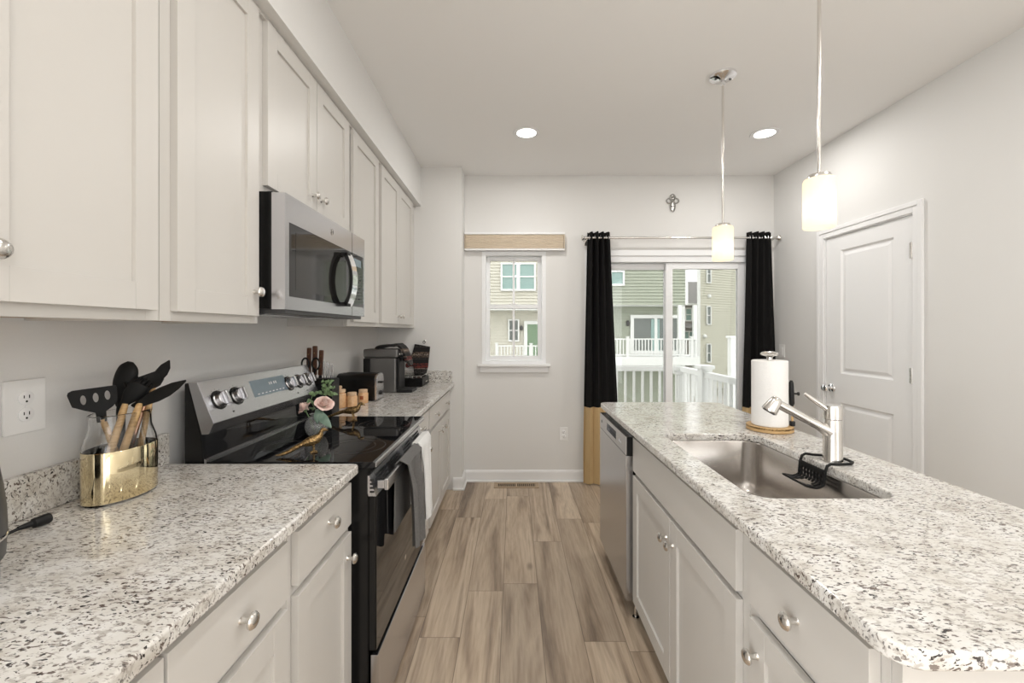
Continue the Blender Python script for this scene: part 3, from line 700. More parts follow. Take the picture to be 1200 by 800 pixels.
# faucet
fx, fy = 1.062, 1.4345
fc = thing('faucet', (fx, fy, ZT), 'brushed nickel pull-out kitchen faucet with a top lever behind the sink', 'faucet')
obj('faucet_body', MB().lathe((fx, fy, ZT), (0, 0, 1), [(.030, .0003), (.030, .004), (.0285, .010), (.0265, .10), (.0265, .140), (.0255, .142)], 32), M['nickel'], fc)
obj('faucet_cap', MB().lathe((fx, fy, ZT), (0, 0, 1), [(.0255, .1425), (.0275, .144), (.0275, .182), (.025, .189), (0, .190)], 32), M['nickel'], fc)
S0, S1 = Vector((fx-.005, fy, 1.012)), at(912.5, 473.5, fy+.01)
d = (S1-S0).normalized()
obj('spout', MB().lathe(S0, d, [(.024, 0), (.020, .025), (.016, .05), (.0148, .085), (.014, .0855), (.014, .087), (.0148, .0875), (.0145, (S1-S0).length)], 24), M['nickel'], fc)
hdir = Vector((-.52, .10, -.85)).normalized()
hp = at(909.5, 469.5, fy+.012)
sp = obj('spray_head', MB().lathe(hp, hdir, [(0, -.013), (.010, -.012), (.0165, -.007), (.0195, .004), (.0245, .034), (.025, .040), (.0235, .043), (0, .043)], 28), M['nickel'], fc)
obj('spray_face', MB().lathe(hp+hdir*.0432, hdir, [(.020, 0), (.019, .002), (0, .0022)], 24), M['darkgrey'], sp)
L0 = Vector((fx-.020, fy, 1.090)); L1 = at(943, 461, fy+.03)
obj('lever', MB().tube([L0, L0.lerp(L1, .35), L0.lerp(L1, .7), L1], [.0095, .0085, .0075, .006], 12, 1.3), M['nickel'], fc)
# sponge holder
sh = thing('sponge_holder', (1.02, fy, .86), 'black openwork sponge holder hooked around the faucet base and hanging into the sink', 'sponge holder')
ya, yb = 1.375, 1.495
arm = MB(); zz = .9215
arm.tube([(.990, ya, .862), (.994, ya, .90), (1.000, ya, .918), (1.012, ya, .9245), (1.04, ya+.005, zz), (1.085, ya+.012, zz), (1.105, fy-.03, zz), (1.108, fy, zz), (1.105, fy+.03, zz), (1.085, yb-.012, zz), (1.04, yb-.005, zz), (1.012, yb, .9245), (1.000, yb, .918), (.994, yb, .90), (.990, yb, .862)], .0045, 10)
obj('hook_arm', arm, M['silicone'], sh)
def cradle(u, v):
    y = ya + (yb-ya)*u; s_ = v
    if s_ < .45: q = s_/.45; x, z = .992, .905-.045*q
    else: q = (s_-.45)/.55; a = q*PI/2; x, z = .992-.012*math.sin(min(a*2, PI/2))-.045*max(0, q-.2)/.8, .860-.012*math.sin(min(PI/2, a*2))+.012*max(0, q-.5)
    return (x, y, z)
gm = MB(); gm.grid(cradle, 16, 14)
gm.bm.faces.ensure_lookup_table()
kill = []
for i in range(16):
    for j in range(14):
        f = gm.bm.faces[i*14+j]
        hole = ((i-7.5)/4.0)**2+((j-10)/2.6)**2 < 1
        if hole or (i % 2 == 1 and j % 2 == 1 and 1 < j < 13): kill.append(f)
bmesh.ops.delete(gm.bm, geom=kill, context='FACES')
so = obj('cradle', gm, M['silicone'], sh); md = so.modifiers.new('thickness', 'SOLIDIFY'); md.thickness = .0035; md.offset = 0
lip = [cradle(u/10, 1) for u in range(11)]
rim = [cradle(0, v/10) for v in range(4, 11)] + lip[1:] + [cradle(1, v/10) for v in range(10, 3, -1)]
obj('cradle_rim', MB().tube(rim, .0038, 8), M['silicone'], sh)

# paper towel holder and roll
px_, py_ = 1.128, 1.90
ph = thing('paper_towel_holder', (px_, py_, ZT), 'paper towel holder with a round wooden base and nickel finial', 'paper towel holder')
obj('base', MB().lathe((px_, py_, ZT), (0, 0, 1), [(.088, .0003), (.092, .003), (.092, .020), (.089, .023), (0, .023)], 48), M['woodlight'], ph)
obj('base_rim', MB().lathe((px_, py_, ZT), (0, 0, 1), [(.0921, .014), (.0928, .016), (.0928, .019), (.0921, .021)], 48, cap=False), M['brass'], ph)
obj('post', MB().cyl((px_, py_, ZT+.022), (px_, py_, 1.226), .008), M['nickel'], ph)
obj('finial', MB().lathe((px_, py_, 1.222), (0, 0, 1), [(.012, 0), (.012, .012), (.016, .016), (.034, .021), (.037, .027), (.030, .034), (.012, .038), (0, .039)], 32), M['nickel'], ph)
tx = px_+.088*math.cos(-.45); ty = py_-.030
tx = px_+.081
b = MB(); b.cyl((tx, ty, ZT+.022), (tx, ty, 1.10), .0045)
am = obj('tension_arm', b, M['woodlight'], ph)
obj('arm_foot', MB().box(tx-.009, tx+.009, ty-.008, ty+.008, ZT+.0232, ZT+.045, .003), M['blackmat'], am)
obj('arm_grip', MB().tube([(tx-.002, ty, 1.02), (tx-.002, ty, 1.035), (tx-.004, ty, 1.09), (tx-.005, ty, 1.125), (tx-.004, ty, 1.135)], [.004, .0105, .0105, .009, .004], 12), M['blackmat'], am)
obj('arm_knob', MB().lathe((tx+.004, ty-.004, 1.078), (1, -.3, 0), [(.004, 0), (.004, .012), (.008, .014), (.008, .020), (0, .021)], 14), M['blackmat'], am)
b = MB(); r0, r1 = .071, .020; n = 96; h0, h1 = ZT+.0235, 1.2205
b.lathe((px_, py_, h0), (0, 0, 1), [(r1, 0), (r0-.003, 0), (r0, .003), (r0, h1-h0-.003), (r0-.003, h1-h0), (r1, h1-h0), (r1, 0)], 64, cap=False)
rl = tag(obj('paper_towel_roll', b, M['paper']), 'full white paper towel roll standing on the island near the sliding door', 'paper towels')
obj('loose_sheet', MB().grid(lambda u, v: (px_+(r0+.0012+.002*u*u)*math.cos(-2.1-.9*u), py_+(r0+.0012+.002*u*u)*math.sin(-2.1-.9*u), h0+.003+(h1-h0-.006)*v), 10, 6, .0006), M['paper'], rl)

# dishwasher
dw = thing('dishwasher', (.85, 2.305, 0), 'stainless front-control dishwasher built into the far end of the island', 'dishwasher')
obj('tub', MB().box(.556, 1.15, 2.004, 2.606, .10, .872, .002), M['black'], dw)
DX = .522
obj('door_panel', MB().box(DX, .5555, 2.003, 2.607, .095, .7685, .003), M['steel'], dw)
b = MB(); ry0, ry1, rz0, rz1 = 2.20, 2.43, .795, .835; xa, xb = DX, .5555
b.box(xa, xb, 2.003, ry0, .7705, .857, .002); b.box(xa, xb, ry1, 2.607, .7705, .857, .002); b.box(xa, xb, ry0, ry1, .7705, rz0, .002); b.box(xa, xb, ry0, ry1, rz1, .857, .002)
cp = obj('control_panel', b, M['steel'], dw)
obj('side_cap', MB().box(DX+.003, .5555, 2.0005, 2.0029, .7705, .856), M['blackmat'], cp)
obj('handle_recess', MB().box(DX+.022, DX+.033, ry0+.0005, ry1-.0005, rz0+.0005, rz1-.0005), M['blackmat'], cp)
b = MB()
for y, h in ((2.10, .008), (2.12, .005), (2.13, .012)): b.box(DX-.0006, DX+.0006, y-.005, y+.005, .805, .805+h)
obj('indicator_print', b, M['icon'], cp)
obj('badge', MB().lathe((DX, 2.555, .815), (-1, 0, 0), [(.009, 0), (.009, .0008), (0, .0008)], 20), M['darkgrey'], cp)
obj('toe_kick', MB().box(.63, .645, 2.004, 2.606, 0.02, .0945), M['blackmat'], dw)
for y in (2.03, 2.58): obj('leveling_leg', MB().lathe((.575, y, 0), (0, 0, 1), [(.016, 0), (.016, .006), (.007, .008), (.007, .099)], 16), M['nickel'], dw)

# ------------------------------------------------------------ things on the near counter
# oval canister
cx, cy = -1.042, 1.145
cn = thing('utensil_canister', (cx, cy, ZT), 'oval glass canister with a mirrored gold band, full of cooking utensils', 'canister')
A_, B_ = .090, .060
b = MB(); b.lathe((cx, cy, ZT+.0005), (0, 0, 1), [(.97, 0), (1.0, .004), (1.0, .134), (.995, .140), (.97, .150), (.88, .172), (.84, .182), (.835, .212), (.86, .216), (.86, .221), (.835, .222), (.80, .219), (.80, .180), (.85, .168), (.94, .148), (.97, .136), (.97, .006), (0, .006)], 56, B_, A_)
obj('glass_jar', b, M['glass'], cn)
b = MB(); b.lathe((cx, cy, ZT), (0, 0, 1), [(1.012, .006), (1.022, .007), (1.022, .132), (1.012, .133)], 56, B_, A_)
b.bm.faces.ensure_lookup_table(); bmesh.ops.delete(b.bm, geom=[f for f in b.bm.faces if len(f.verts) > 8], context='FACES')
obj('gold_band', b, M['gold'], cn)
def handle_line(p_top, bx, by, bz=.93):
    return Vector(p_top), Vector((cx+bx, cy+by, bz))
gu = 'utensils in the oval canister'
def utensil(name, label, top, bottom, head, hm, hr=.0075, neck=None):
    t_ = thing(name, bottom, label, 'utensil', gu)
    top, bottom = Vector(top), Vector(bottom)
    obj('handle', MB().tube([bottom, bottom.lerp(top, .5), bottom.lerp(top, .9), top], [hr, hr*1.05, hr, hr*.8], 12), hm, t_)
    obj('head', head, M['silicone'], t_); return t_
def headframe(tip_dir, facing):
    zc = Vector(tip_dir).normalized(); xc = Vector(facing).cross(zc).normalized(); yc = zc.cross(xc)
    return Matrix((xc, yc, zc)).transposed()
def blade(org, fr_, prof, th, holes=(), bend=0):
    """flat head from half width profile [(w_left, w_right, h)]"""
    m_ = MB(); bm = m_.bm
    pl = [(-a, h) for a, b2, h in prof] + [(b2, h) for a, b2, h in prof[::-1]]
    def loop(pts): 
        v = [bm.verts.new((p[0], 0, p[1])) for p in pts]; return [bm.edges.new((v[i], v[(i+1) % len(v)])) for i in range(len(v))]
    es = loop(pl)
    for hx, hz, rx, rz in holes: es += loop([(hx+rx*math.cos(2*PI*k/16), hz+rz*math.sin(2*PI*k/16)) for k in range(16)])
    bmesh.ops.triangle_fill(bm, edges=es, use_beauty=True)
    r = bmesh.ops.extrude_face_region(bm, geom=list(bm.faces)); vv = [v for v in r['geom'] if isinstance(v, bmesh.types.BMVert)]
    bmesh.ops.translate(bm, verts=vv, vec=(0, th, 0))
    for v in bm.verts:
        v.co.y += bend*(v.co.z**2)*20; v.co = fr_ @ v.co + Vector(org)
    return m_
tocam = Vector((.62, -.78, .12))
# slotted turner
top, bot = at(120, 489, 1.10), (cx+.012, cy+.004, .935)
d = Vector(top)-Vector(bot)
utensil('slotted_turner', 'black slotted turner with a wooden handle, three holes in its wide head', top, bot,
        blade(at(119, 487, 1.10), headframe((-.15, .02, 1), tocam), [(.009, .009, -.012), (.010, .010, .010), (.024, .030, .020), (.033, .050, .032), (.035, .056, .062), (.035, .054, .069), (.033, .046, .073)], .005,
              ((.029, .046, .0055, .012), (.006, .048, .0055, .012), (-.016, .050, .0055, .012))), M['woodlight'])
# tall black spoon
top, bot = at(142, 470, 1.16), (cx+.01, cy-.02, .935)
hb = MB(); c0 = at(148, 440, 1.16); hb.tube([at(140, 476, 1.16), at(141, 466, 1.16), at(144, 455, 1.16), at(147, 444, 1.16), at(151, 431, 1.16), at(153, 424, 1.16)], [.009, .018, .026, .029, .024, .008], 24, .55, 4)
utensil('serving_spoon', 'all-black tall serving spoon standing upright in the middle of the canister', top, bot, hb, M['silicone'], .010)
# ladle behind
hb = MB(); lc = at(171, 444, 1.20); hb.lathe(lc, (.35, .2, -1), [(.040, -.012), (.042, -.012), (.041, 0), (.035, .018), (.022, .030), (0, .034), (0, .031), (.021, .027), (.033, .016), (.039, 0), (.040, -.012)], 28, cap=False)
hb.tube([lc+Vector((.002, 0, -.03)), at(172, 470, 1.19)], .008, 10)
utensil('ladle', 'black ladle with a rounded bowl at the back of the canister', at(172, 466, 1.19), (cx-.03, cy+.02, .935), hb, mat('rose_gold', (.75, .47, .33), .2, 1.), .006)
# pasta fork
hb = MB(); o_ = at(148, 470, 1.137); dd = (at(170, 446, 1.155)-o_).normalized(); frm = headframe(dd, tocam)
hb.tube([o_-dd*.015, o_, o_+dd*.02, o_+dd*.045, o_+dd*.055], [.008, .012, .021, .023, .018], 20, .45, 4)
for k, sx in enumerate((-.020, -.010, 0, .010, .020)):
    q = o_+dd*(.05-abs(sx)*.4)+frm @ Vector((sx, 0, 0)); hb.tube([q-dd*.006, q+dd*.010-frm @ Vector((0, .004, 0)), q+dd*.018-frm @ Vector((0, .016, 0)), q+dd*.016-frm @ Vector((0, .024, 0))], [.0045, .004, .0035, .002], 8)
for sx in (-.02, .02):
    q = o_+dd*.03+frm @ Vector((sx, 0, 0)); hb.tube([q, q+frm @ Vector((sx*.5, -.012, .004)), q+frm @ Vector((sx*.6, -.022, .006))], [.0045, .004, .002], 8)
utensil('pasta_fork', 'black pronged pasta fork with a wooden handle leaning across the canister front', at(147, 473, 1.136), (cx, cy-.068, .940), hb, M['woodlight'], .0085)
# angled spatula pointing to the range
o_ = at(162, 473, 1.145); dd = (at(214, 447, 1.165)-o_).normalized()
utensil('pointed_spatula', 'black pointed spatula with a wooden handle aimed sideways at the range', at(164, 472, 1.145), (cx+.012, cy-.05, .94),
        blade(o_, headframe(dd, (.55, -.6, -.5)), [(.008, .008, -.012), (.012, .011, .01), (.019, .016, .04), (.019, .016, .07), (.012, .012, .10), (.001, .001, .128)], .005), M['woodlight'], .0085)
o_ = at(180, 449, 1.20); dd = (at(197, 424, 1.21)-o_).normalized()
utensil('small_spatula', 'black leaf-shaped spatula tip rising behind the pasta fork', at(180, 451, 1.20), (cx+.002, cy+.03, .94),
        blade(o_, headframe(dd, (.75, -.62, -.15)), [(.006, .006, -.01), (.011, .011, .012), (.015, .014, .035), (.012, .011, .055), (.001, .001, .074)], .005), M['woodlight'], .007)

# outlets and switch
def outlet(name, c, nx, ny, w_, h_, label, cat='outlet', jumbo=False):
    """plate on a wall whose outward normal is (nx, ny)"""
    t_ = thing(name, c, label, cat); n_ = Vector((nx, ny, 0)); s_ = Vector((-ny, nx, 0)); frm = Matrix((s_, n_, Vector((0, 0, 1)))).transposed(); c = Vector(c)
    obj('cover_plate', MB().obox(c+n_*.0031, frm, (w_, .006, h_), .002), M['white_pl'], t_)
    if name == 'light_switch':
        obj('rocker', MB().obox(c+n_*.0075, frm, (.033, .005, .066), .002), M['white_pl'], t_); return t_
    for dz in (.0195, -.0195):
        q = c+Vector((0, 0, dz))
        rc = obj('receptacle', MB().lathe(q+n_*.006, n_, [(.0165, 0), (.0165, .002), (.0155, .0026), (0, .0026)], 24), M['trim'], t_)
        b_ = MB(); b_.obox(q+n_*.0087+s_*.0055+Vector((0, 0, .003)), frm, (.002, .0004, .008)); b_.obox(q+n_*.0087-s_*.0055+Vector((0, 0, .003)), frm, (.002, .0004, .007)); b_.lathe(q+n_*.0086+Vector((0, 0, -.008)), n_, [(.0024, 0), (.0024, .0004), (0, .0004)], 12)
        obj('slots', b_, M['darkhole'], rc)
    obj('screw', MB().lathe(c+n_*.006, n_, [(.003, 0), (.0025, .0012), (0, .0013)], 12), M['trim'], t_)
    return t_
outlet('wall_outlet', (XL, 1.012, 1.173), 1, 0, .088, .125, 'white duplex outlet with a wide cover plate on the wall beside the canister')
outlet('wall_outlet', (.448, YB, .427), 0, -1, .072, .116, 'small white duplex outlet low on the back wall near the tan curtain hem')
outlet('light_switch', (XR, 3.745, 1.175), -1, 0, .072, .116, 'white light switch plate on the right wall behind the curtain and paper towels', 'light switch')

# black appliance cut off by the photo edge, and a plug
ap = thing('countertop_appliance', (-.955, .675, ZT), 'dark countertop appliance cut off by the photo edge, on the counter below the outlet', 'appliance')
ac = (-.955, .675)
obj('housing', MB().lathe((*ac, ZT), (0, 0, 1), [(.098, .040), (.104, .05), (.106, .10), (.105, .13), (.101, .17), (.096, .205), (.084, .24), (.05, .264), (0, .27)], 40), M['darkgrey'], ap)
obj('base', MB().lathe((*ac, ZT), (0, 0, 1), [(.094, .0005), (.097, .004), (.097, .036), (.094, .0395)], 40), M['blackmat'], ap)
obj('seam_ring', MB().lathe((*ac, ZT), (0, 0, 1), [(.1062, .082), (.1072, .084), (.1072, .087), (.1062, .089)], 40, cap=False), M['chrome'], ap)
obj('lid_button', MB().lathe((*ac, ZT+.268), (0, 0, 1), [(.02, 0), (.02, .008), (0, .010)], 24), M['blackmat'], ap)
pc = thing('plug_cord', (-1.04, .9, ZT), 'black power cord with an unplugged plug lying on the counter by the backsplash', 'cord')
zc_ = ZT+.0045
p1 = Vector((-1.062, .928, ZT+.012)); p2 = Vector((-1.050, .985, ZT+.013))
obj('cord', MB().tube([(-1.035, .760, zc_), (-1.055, .80, zc_), (-1.066, .85, zc_), (-1.066, .90, ZT+.008), p1], .0035, 8), M['blackmat'], pc)
dd = (p2-p1).normalized()
obj('plug_body', MB().lathe(p1, dd, [(.0045, -.004), (.006, .008), (.007, .018), (.0105, .021), (.0115, .034), (.0118, .046), (.010, .050), (0, .050)], 16), M['blackmat'], pc)
sd = dd.cross(Vector((0, 0, 1)))
for s_ in (-1, 1): obj('prong', MB().tube([p1+dd*.050+sd*.006*s_, p1+dd*.068+sd*.006*s_], .0022, 8), M['nickel'], pc)

# ------------------------------------------------------------ on the cooktop
ZK = .9172
vx, vy = -.812, 1.775
vs_ = thing('bud_vase', (vx, vy, ZK), 'round clear glass vase holding flowers at the back of the cooktop', 'vase')
b = MB(); R = .045
pr = [(.018, 0), (.026, .001), (.037, .012), (.044, .030), (.0455, .045), (.042, .062), (.033, .076), (.025, .083), (.025, .090), (.027, .092), (.024, .092), (.0225, .084), (.031, .074), (.0395, .061), (.043, .045), (.0415, .031), (.0345, .014), (.024, .004), (0, .004)]
b.lathe((vx, vy, ZK), (0, 0, 1), pr, 36)
obj('glass_bowl', b, M['cutglass'], vs_)
def petal_patch(b, c, az, r, h, open_, wd, lean):
    ca, sa = math.cos(az), math.sin(az)
    def fn(u, v):
        a = (u-.5)*wd; rr = r*(.25+.75*math.sin(min(1, v*1.1)*PI/2))+open_*v*v
        zz = -h*.45 + h*v - lean*v*v*abs(v)
        rr2 = rr*(1-.12*(2*u-1)**2*v)
        return (c[0]+rr2*math.cos(az+a), c[1]+rr2*math.sin(az+a), c[2]+zz+.003*math.sin(u*PI*3+az*5)*v)
    b.grid(fn, 6, 5, .0008)
def rose(c, r, label, tilt, stem_to):
    t_ = thing('rose', stem_to, label, 'flower', 'pink roses in the round vase'); b = MB(); c = Vector(c); k = 0
    for ring_, (rf, n_, hf, op) in enumerate(((.16, 3, 1.25, .0), (.32, 3, 1.15, .001), (.5, 4, .98, .003), (.7, 5, .74, .007), (.92, 6, .5, .012))):
        for i in range(n_): petal_patch(b, c, 2*PI*i/n_+ring_*.9, r*rf, r*1.35*hf, op, 2*PI/n_*1.35, r*.18*ring_*.4)
    bmesh.ops.rotate(b.bm, verts=b.bm.verts, cent=c, matrix=Matrix.Rotation(tilt[0], 3, 'X') @ Matrix.Rotation(tilt[1], 3, 'Y'))
    obj('bloom', b, M['rose'], t_)
    b = MB(); b.tube([c-Vector((0, 0, r*.4)), c.lerp(Vector(stem_to), .5)+Vector((0, 0, .004)), Vector(stem_to)], .0022, 8); b.lathe(c-Vector((0, 0, r*.85)), (0, 0, 1), [(.002, 0), (r*.3, r*.25), (r*.45, r*.5)], 12)
    obj('stem', b, M['leaf'], t_)
rose(at(357.5, 477, 1.765), .025, 'pink rose on the range-backguard side of the round vase, turned away', (.5, -.7), (vx-.006, vy, ZK+.012))
rose(at(380, 473, 1.76), .030, 'open pink rose facing the room, the larger bloom in the round vase', (.55, .45), (vx+.008, vy, ZK+.012))
def leafmesh(b, p, q, w_, nrm_, curl=.01):
    p, q = Vector(p), Vector(q); d_ = q-p; n_ = Vector(nrm_).normalized(); s_ = d_.cross(n_).normalized()
    b.grid(lambda u, v: p+d_*u+s_*(v-.5)*2*w_*math.sin(PI*min(.98, .06+.92*u))**.8+n_*(curl*math.sin(u*PI)-.3*curl*(2*v-1)**2), 8, 4, .0007)
gr = thing('greenery_sprig', (vx, vy, ZK+.012), 'green leafy sprig rising above the pink roses in the round vase', 'greenery', None)
b = MB(); b.tube([(vx, vy+.004, ZK+.015), (vx+.004, vy+.006, ZK+.10), at(380, 470, 1.79), at(386, 447, 1.80)], .0018, 8); b.tube([(vx+.002, vy, ZK+.10), at(364, 470, 1.77), at(367, 460, 1.77)], .0018, 8)
obj('stem', b, M['leaf'], gr)
b = MB(); rnd = random.Random(3)
for k in range(22):
    c0 = at(384+rnd.uniform(-7, 7), 456+rnd.uniform(-9, 8), 1.80); a = rnd.uniform(0, 2*PI)
    leafmesh(b, c0, c0+Vector((math.cos(a)*.02, math.sin(a)*.015, rnd.uniform(-.004, .018))), .0075, (rnd.uniform(-.5, .5), -1, .6))
for k in range(10):
    c0 = at(366+rnd.uniform(-4, 5), 474+rnd.uniform(-12, 9), 1.765); a = rnd.uniform(0, 2*PI)
    leafmesh(b, c0, c0+Vector((math.cos(a)*.016, math.sin(a)*.012, rnd.uniform(-.002, .018))), .0065, (rnd.uniform(-.5, .5), -1, .6))
obj('small_leaves', b, M['leaf'], gr)
b = MB(); leafmesh(b, at(370, 480, 1.75), at(388, 501, 1.70), .017, (.3, -1, .4)); leafmesh(b, at(372, 479, 1.75), at(372, 496, 1.715), .012, (.1, -1, .3))
obj('broad_leaf', b, M['leaf2'], gr)

def pheasant(c, yaw, label, head_up, SC=1., pitch=0.):
    t_ = thing('brass_bird', c, label, 'figurine', 'pair of brass birds on the cooktop')
    m = Matrix.Rotation(yaw, 3, 'Z'); C0 = Vector(c)
    def W(x, y, z):
        x *= SC; y *= SC; return C0 + m @ Vector((x, y, max(.0016 if z < .006 else .007, z*SC+pitch*x*(z > .006))))
    hz = head_up
    obj('bird_body', MB().tube([W(-.050, 0, .044), W(-.038, 0, .047), W(-.018, 0, .050), W(.004, 0, .053), W(.018, 0, .060), W(.026, 0, .070), W(.029, 0, .080), W(.033, 0, .0855+hz), W(.040, 0, .086+hz), W(.049, 0, .082+hz), W(.056, 0, .079+hz)],
        [.006, .011, .0165, .0175, .014, .009, .0065, .0075, .0075, .0035, .001], 16, .85, 3), M['brass'], t_)
    obj('tail', MB().tube([W(-.044, 0, .047), W(-.065, 0, .041), W(-.095, 0, .030), W(-.125, 0, .020), W(-.142, 0, .015)], [.0085, .0085, .0065, .0045, .0015], 10, 1.2), M['brass'], t_)
    for s_ in (-1, 1):
        b = MB(); b.tube([W(-.004, .008*s_, .045), W(.0, .009*s_, .026), W(.0, .009*s_, .003)], [.004, .0028, .0028], 8)
        for a in (-.5, 0, .5, PI): b.tube([W(.0, .009*s_, .003), W(.014*math.cos(a), .009*s_+.014*math.sin(a), .0018)], [.0026, .0016], 8)
        obj('leg', b, M['brass'], t_)
    b = MB()
    for s_ in (-1, 1): b.tube([W(.012, .013*s_, .055), W(-.01, .016*s_, .053), W(-.04, .010*s_, .048), W(-.055, .004*s_, .046)], [.003, .008, .006, .002], 10, .5)
    obj('wing', b, M['brass'], t_)
pheasant((-.712, 1.535, ZK), .55, 'brass bird figurine standing in front of the round vase, long tail low', 0, .84, .14)
pheasant((-.770, 2.07, ZK), .05, 'brass bird figurine at the far edge of the cooktop near the peach jars', -.004)

# ------------------------------------------------------------ far counter
kb = thing('knife_block', (-1.0, 2.25, ZT), 'black knife block behind the range backguard, next to the peach jars', 'knife block')
obj('block_body', MB().prism([(2.208, ZT+.0005), (2.305, ZT+.0005), (2.305, 1.10), (2.245, 1.10), (2.208, 1.075)], 'x', -1.10, -.932, .003), M['blackmat'], kb)
gk = 'knives in the black block'
def knife(x, y, z0, z1, dx, label, m, w_, t_, wood=True):
    k = thing('kitchen_knife' if wood else 'steak_knife', (x, y, z0), label, 'knife', gk)
    frm = headframe((dx, 0, 1), (0, -1, 0)); c = Vector((x, y, 0)); L = z1-z0; d_ = frm @ Vector((0, 0, 1))
    obj('handle', MB().obox(Vector((x, y, z0+.012))+d_*(L/2-.006), frm, (w_, t_, L-.014), min(w_, t_)*.3), m, k)
    obj('blade', MB().obox(Vector((x, y, z0))+d_*-.05, frm, (w_*.8, .0015, .125)), M['steel'], k)
    if wood:
        for f in (.3, .7): obj('rivet', MB().lathe(Vector((x, y, z0+.012))+d_*(L*f)+Vector((0, -t_/2, 0)), (0, -1, 0), [(.003, 0), (.003, .0008), (0, .001)], 10), M['brass'], k)
knife(-1.080, 2.268, 1.103, 1.262, .03, 'brown-handled knife leaning at the wall end of the black block', M['woodbrown'], .022, .016)
knife(-1.050, 2.272, 1.103, 1.272, .02, 'tallest brown-handled knife in the black block', M['woodbrown'], .024, .017)
knife(-1.018, 2.268, 1.103, 1.250, .05, 'brown-handled knife nearest the steel-handled knives', M['woodbrown'], .022, .016)
for i in range(5):
    knife(-.996+i*.0115, 2.26+.006*(i % 2), 1.102, 1.192-.004*i, .02, ['slim steel-handled knife first after the brown handles', 'slim steel-handled knife second after the brown handles', 'slim steel-handled knife in the middle of the five', 'slim steel-handled knife fourth after the brown handles', 'slim steel-handled knife farthest from the brown handles'][i], M['steel'], .0065, .012, False)
sc_ = thing('scissors', (-1.05, 2.235, 1.09), 'black-handled kitchen scissors in the front of the knife block', 'scissors', None)
for x in (-1.082, -1.028):
    b = MB(); n = 20; cc = Vector((x, 2.238, 1.178)); b.tube([cc+Vector((.019*math.cos(2*PI*k/n), 0, .030*math.sin(2*PI*k/n))) for k in range(n+1)], .0045, 8)
    b.tube([cc+Vector((0, 0, -.030)), Vector((-1.055+(x+1.055)*.3, 2.238, 1.108))], .006, 8); obj('finger_loop', b, M['blackmat'], sc_)
obj('blade', MB().box(-1.062, -1.048, 2.2365, 2.2395, 1.02, 1.11), M['steel'], sc_)

def spice_jar(c, r, h, label, lidh=.018, knobl=False, badge=False):
    t_ = thing('spice_jar', c, label, 'jar', 'peach jars by the toaster')
    x, y, z = c
    obj('jar_glass', MB().lathe(c, (0, 0, 1), [(r*.9, .0005), (r, .004), (r, h*.68), (r*.92, h*.76), (r*.78, h*.80), (r*.78, h-lidh)], 28), M['jar'], t_)
    ld = MB().lathe((x, y, z+h-lidh), (0, 0, 1), [(r*.82, 0.0003), (r*.86, .002), (r*.86, lidh-.002), (r*.8, lidh), (0, lidh)], 28); o = obj('lid', ld, M['jarlid'], t_)
    if knobl: obj('lid_knob', MB().lathe((x, y, z+h), (0, 0, 1), [(.008, 0), (.007, .006), (.012, .012), (.009, .020), (0, .021)], 18), M['jarlid'], o)
    if knobl: obj('wire_clip', MB().lathe((x, y, z+h*.74), (0, 0, 1), [(r*.93, 0), (r*.97, .002), (r*.93, .004)], 28, cap=False), M['jarlid'], t_)
    if badge: obj('badge', MB().grid(lambda u, v: (x+(r+.0006)*math.cos(-1.9+u*.7), y+(r+.0006)*math.sin(-1.9+u*.7), z+h*(.3+.25*v)), 6, 3, .0005), mat('rust_badge', (.35, .09, .03), .5), t_)
spice_jar((-.985, 2.445, ZT), .034, .104, 'largest peach jar, with a knobbed lid, beside the knife block', .016, True)
spice_jar((-.926, 2.468, ZT), .030, .084, 'plain peach jar standing in the middle of the three')
spice_jar((-.912, 2.61, ZT), .030, .082, 'peach jar with a dark rust mark, nearest the toaster', badge=True)

ts = thing('toaster', (-.975, 2.74, ZT), 'black two-slot toaster with a chrome end, between the jars and the coffee maker', 'toaster')
tx0, tx1, ty0, ty1 = -1.10, -.862, 2.665, 2.815
b = MB(); prof = [(ty0, .004), (ty1, .004), (ty1, .135), (ty1-.012, .158), (ty1-.035, .168), (ty0+.035, .168), (ty0+.012, .158), (ty0, .135)]
b.prism([(y, ZT+z) for y, z in prof], 'x', tx0, tx1, .004)
obj('body', b, M['black'], ts)
b = MB(); b.prism([((y-2.74)*.96+2.74, ZT+.004+z*.97) for y, z in prof], 'x', tx1-.001, tx1+.014, .003)
ch = obj('chrome_end', b, M['steel'], ts)
obj('lever', MB().box(tx1+.014, tx1+.032, 2.725, 2.755, ZT+.105, ZT+.118, .003), M['blackmat'], ch)
obj('dial', MB().lathe((tx1+.014, 2.74, ZT+.045), (1, 0, 0), [(.014, 0), (.013, .010), (0, .011)], 20), M['blackmat'], ch)
for y in (2.705, 2.758): obj('toast_slot', MB().box(tx0+.03, tx1-.03, y, y+.026, ZT+.1672, ZT+.1690), M['darkhole'], ts)
for x in (tx0+.02, tx1-.02):
    for y in (ty0+.02, ty1-.02): obj('foot', MB().cyl((x, y, ZT+.0003), (x, y, ZT+.0045), .009), M['blackmat'], ts)

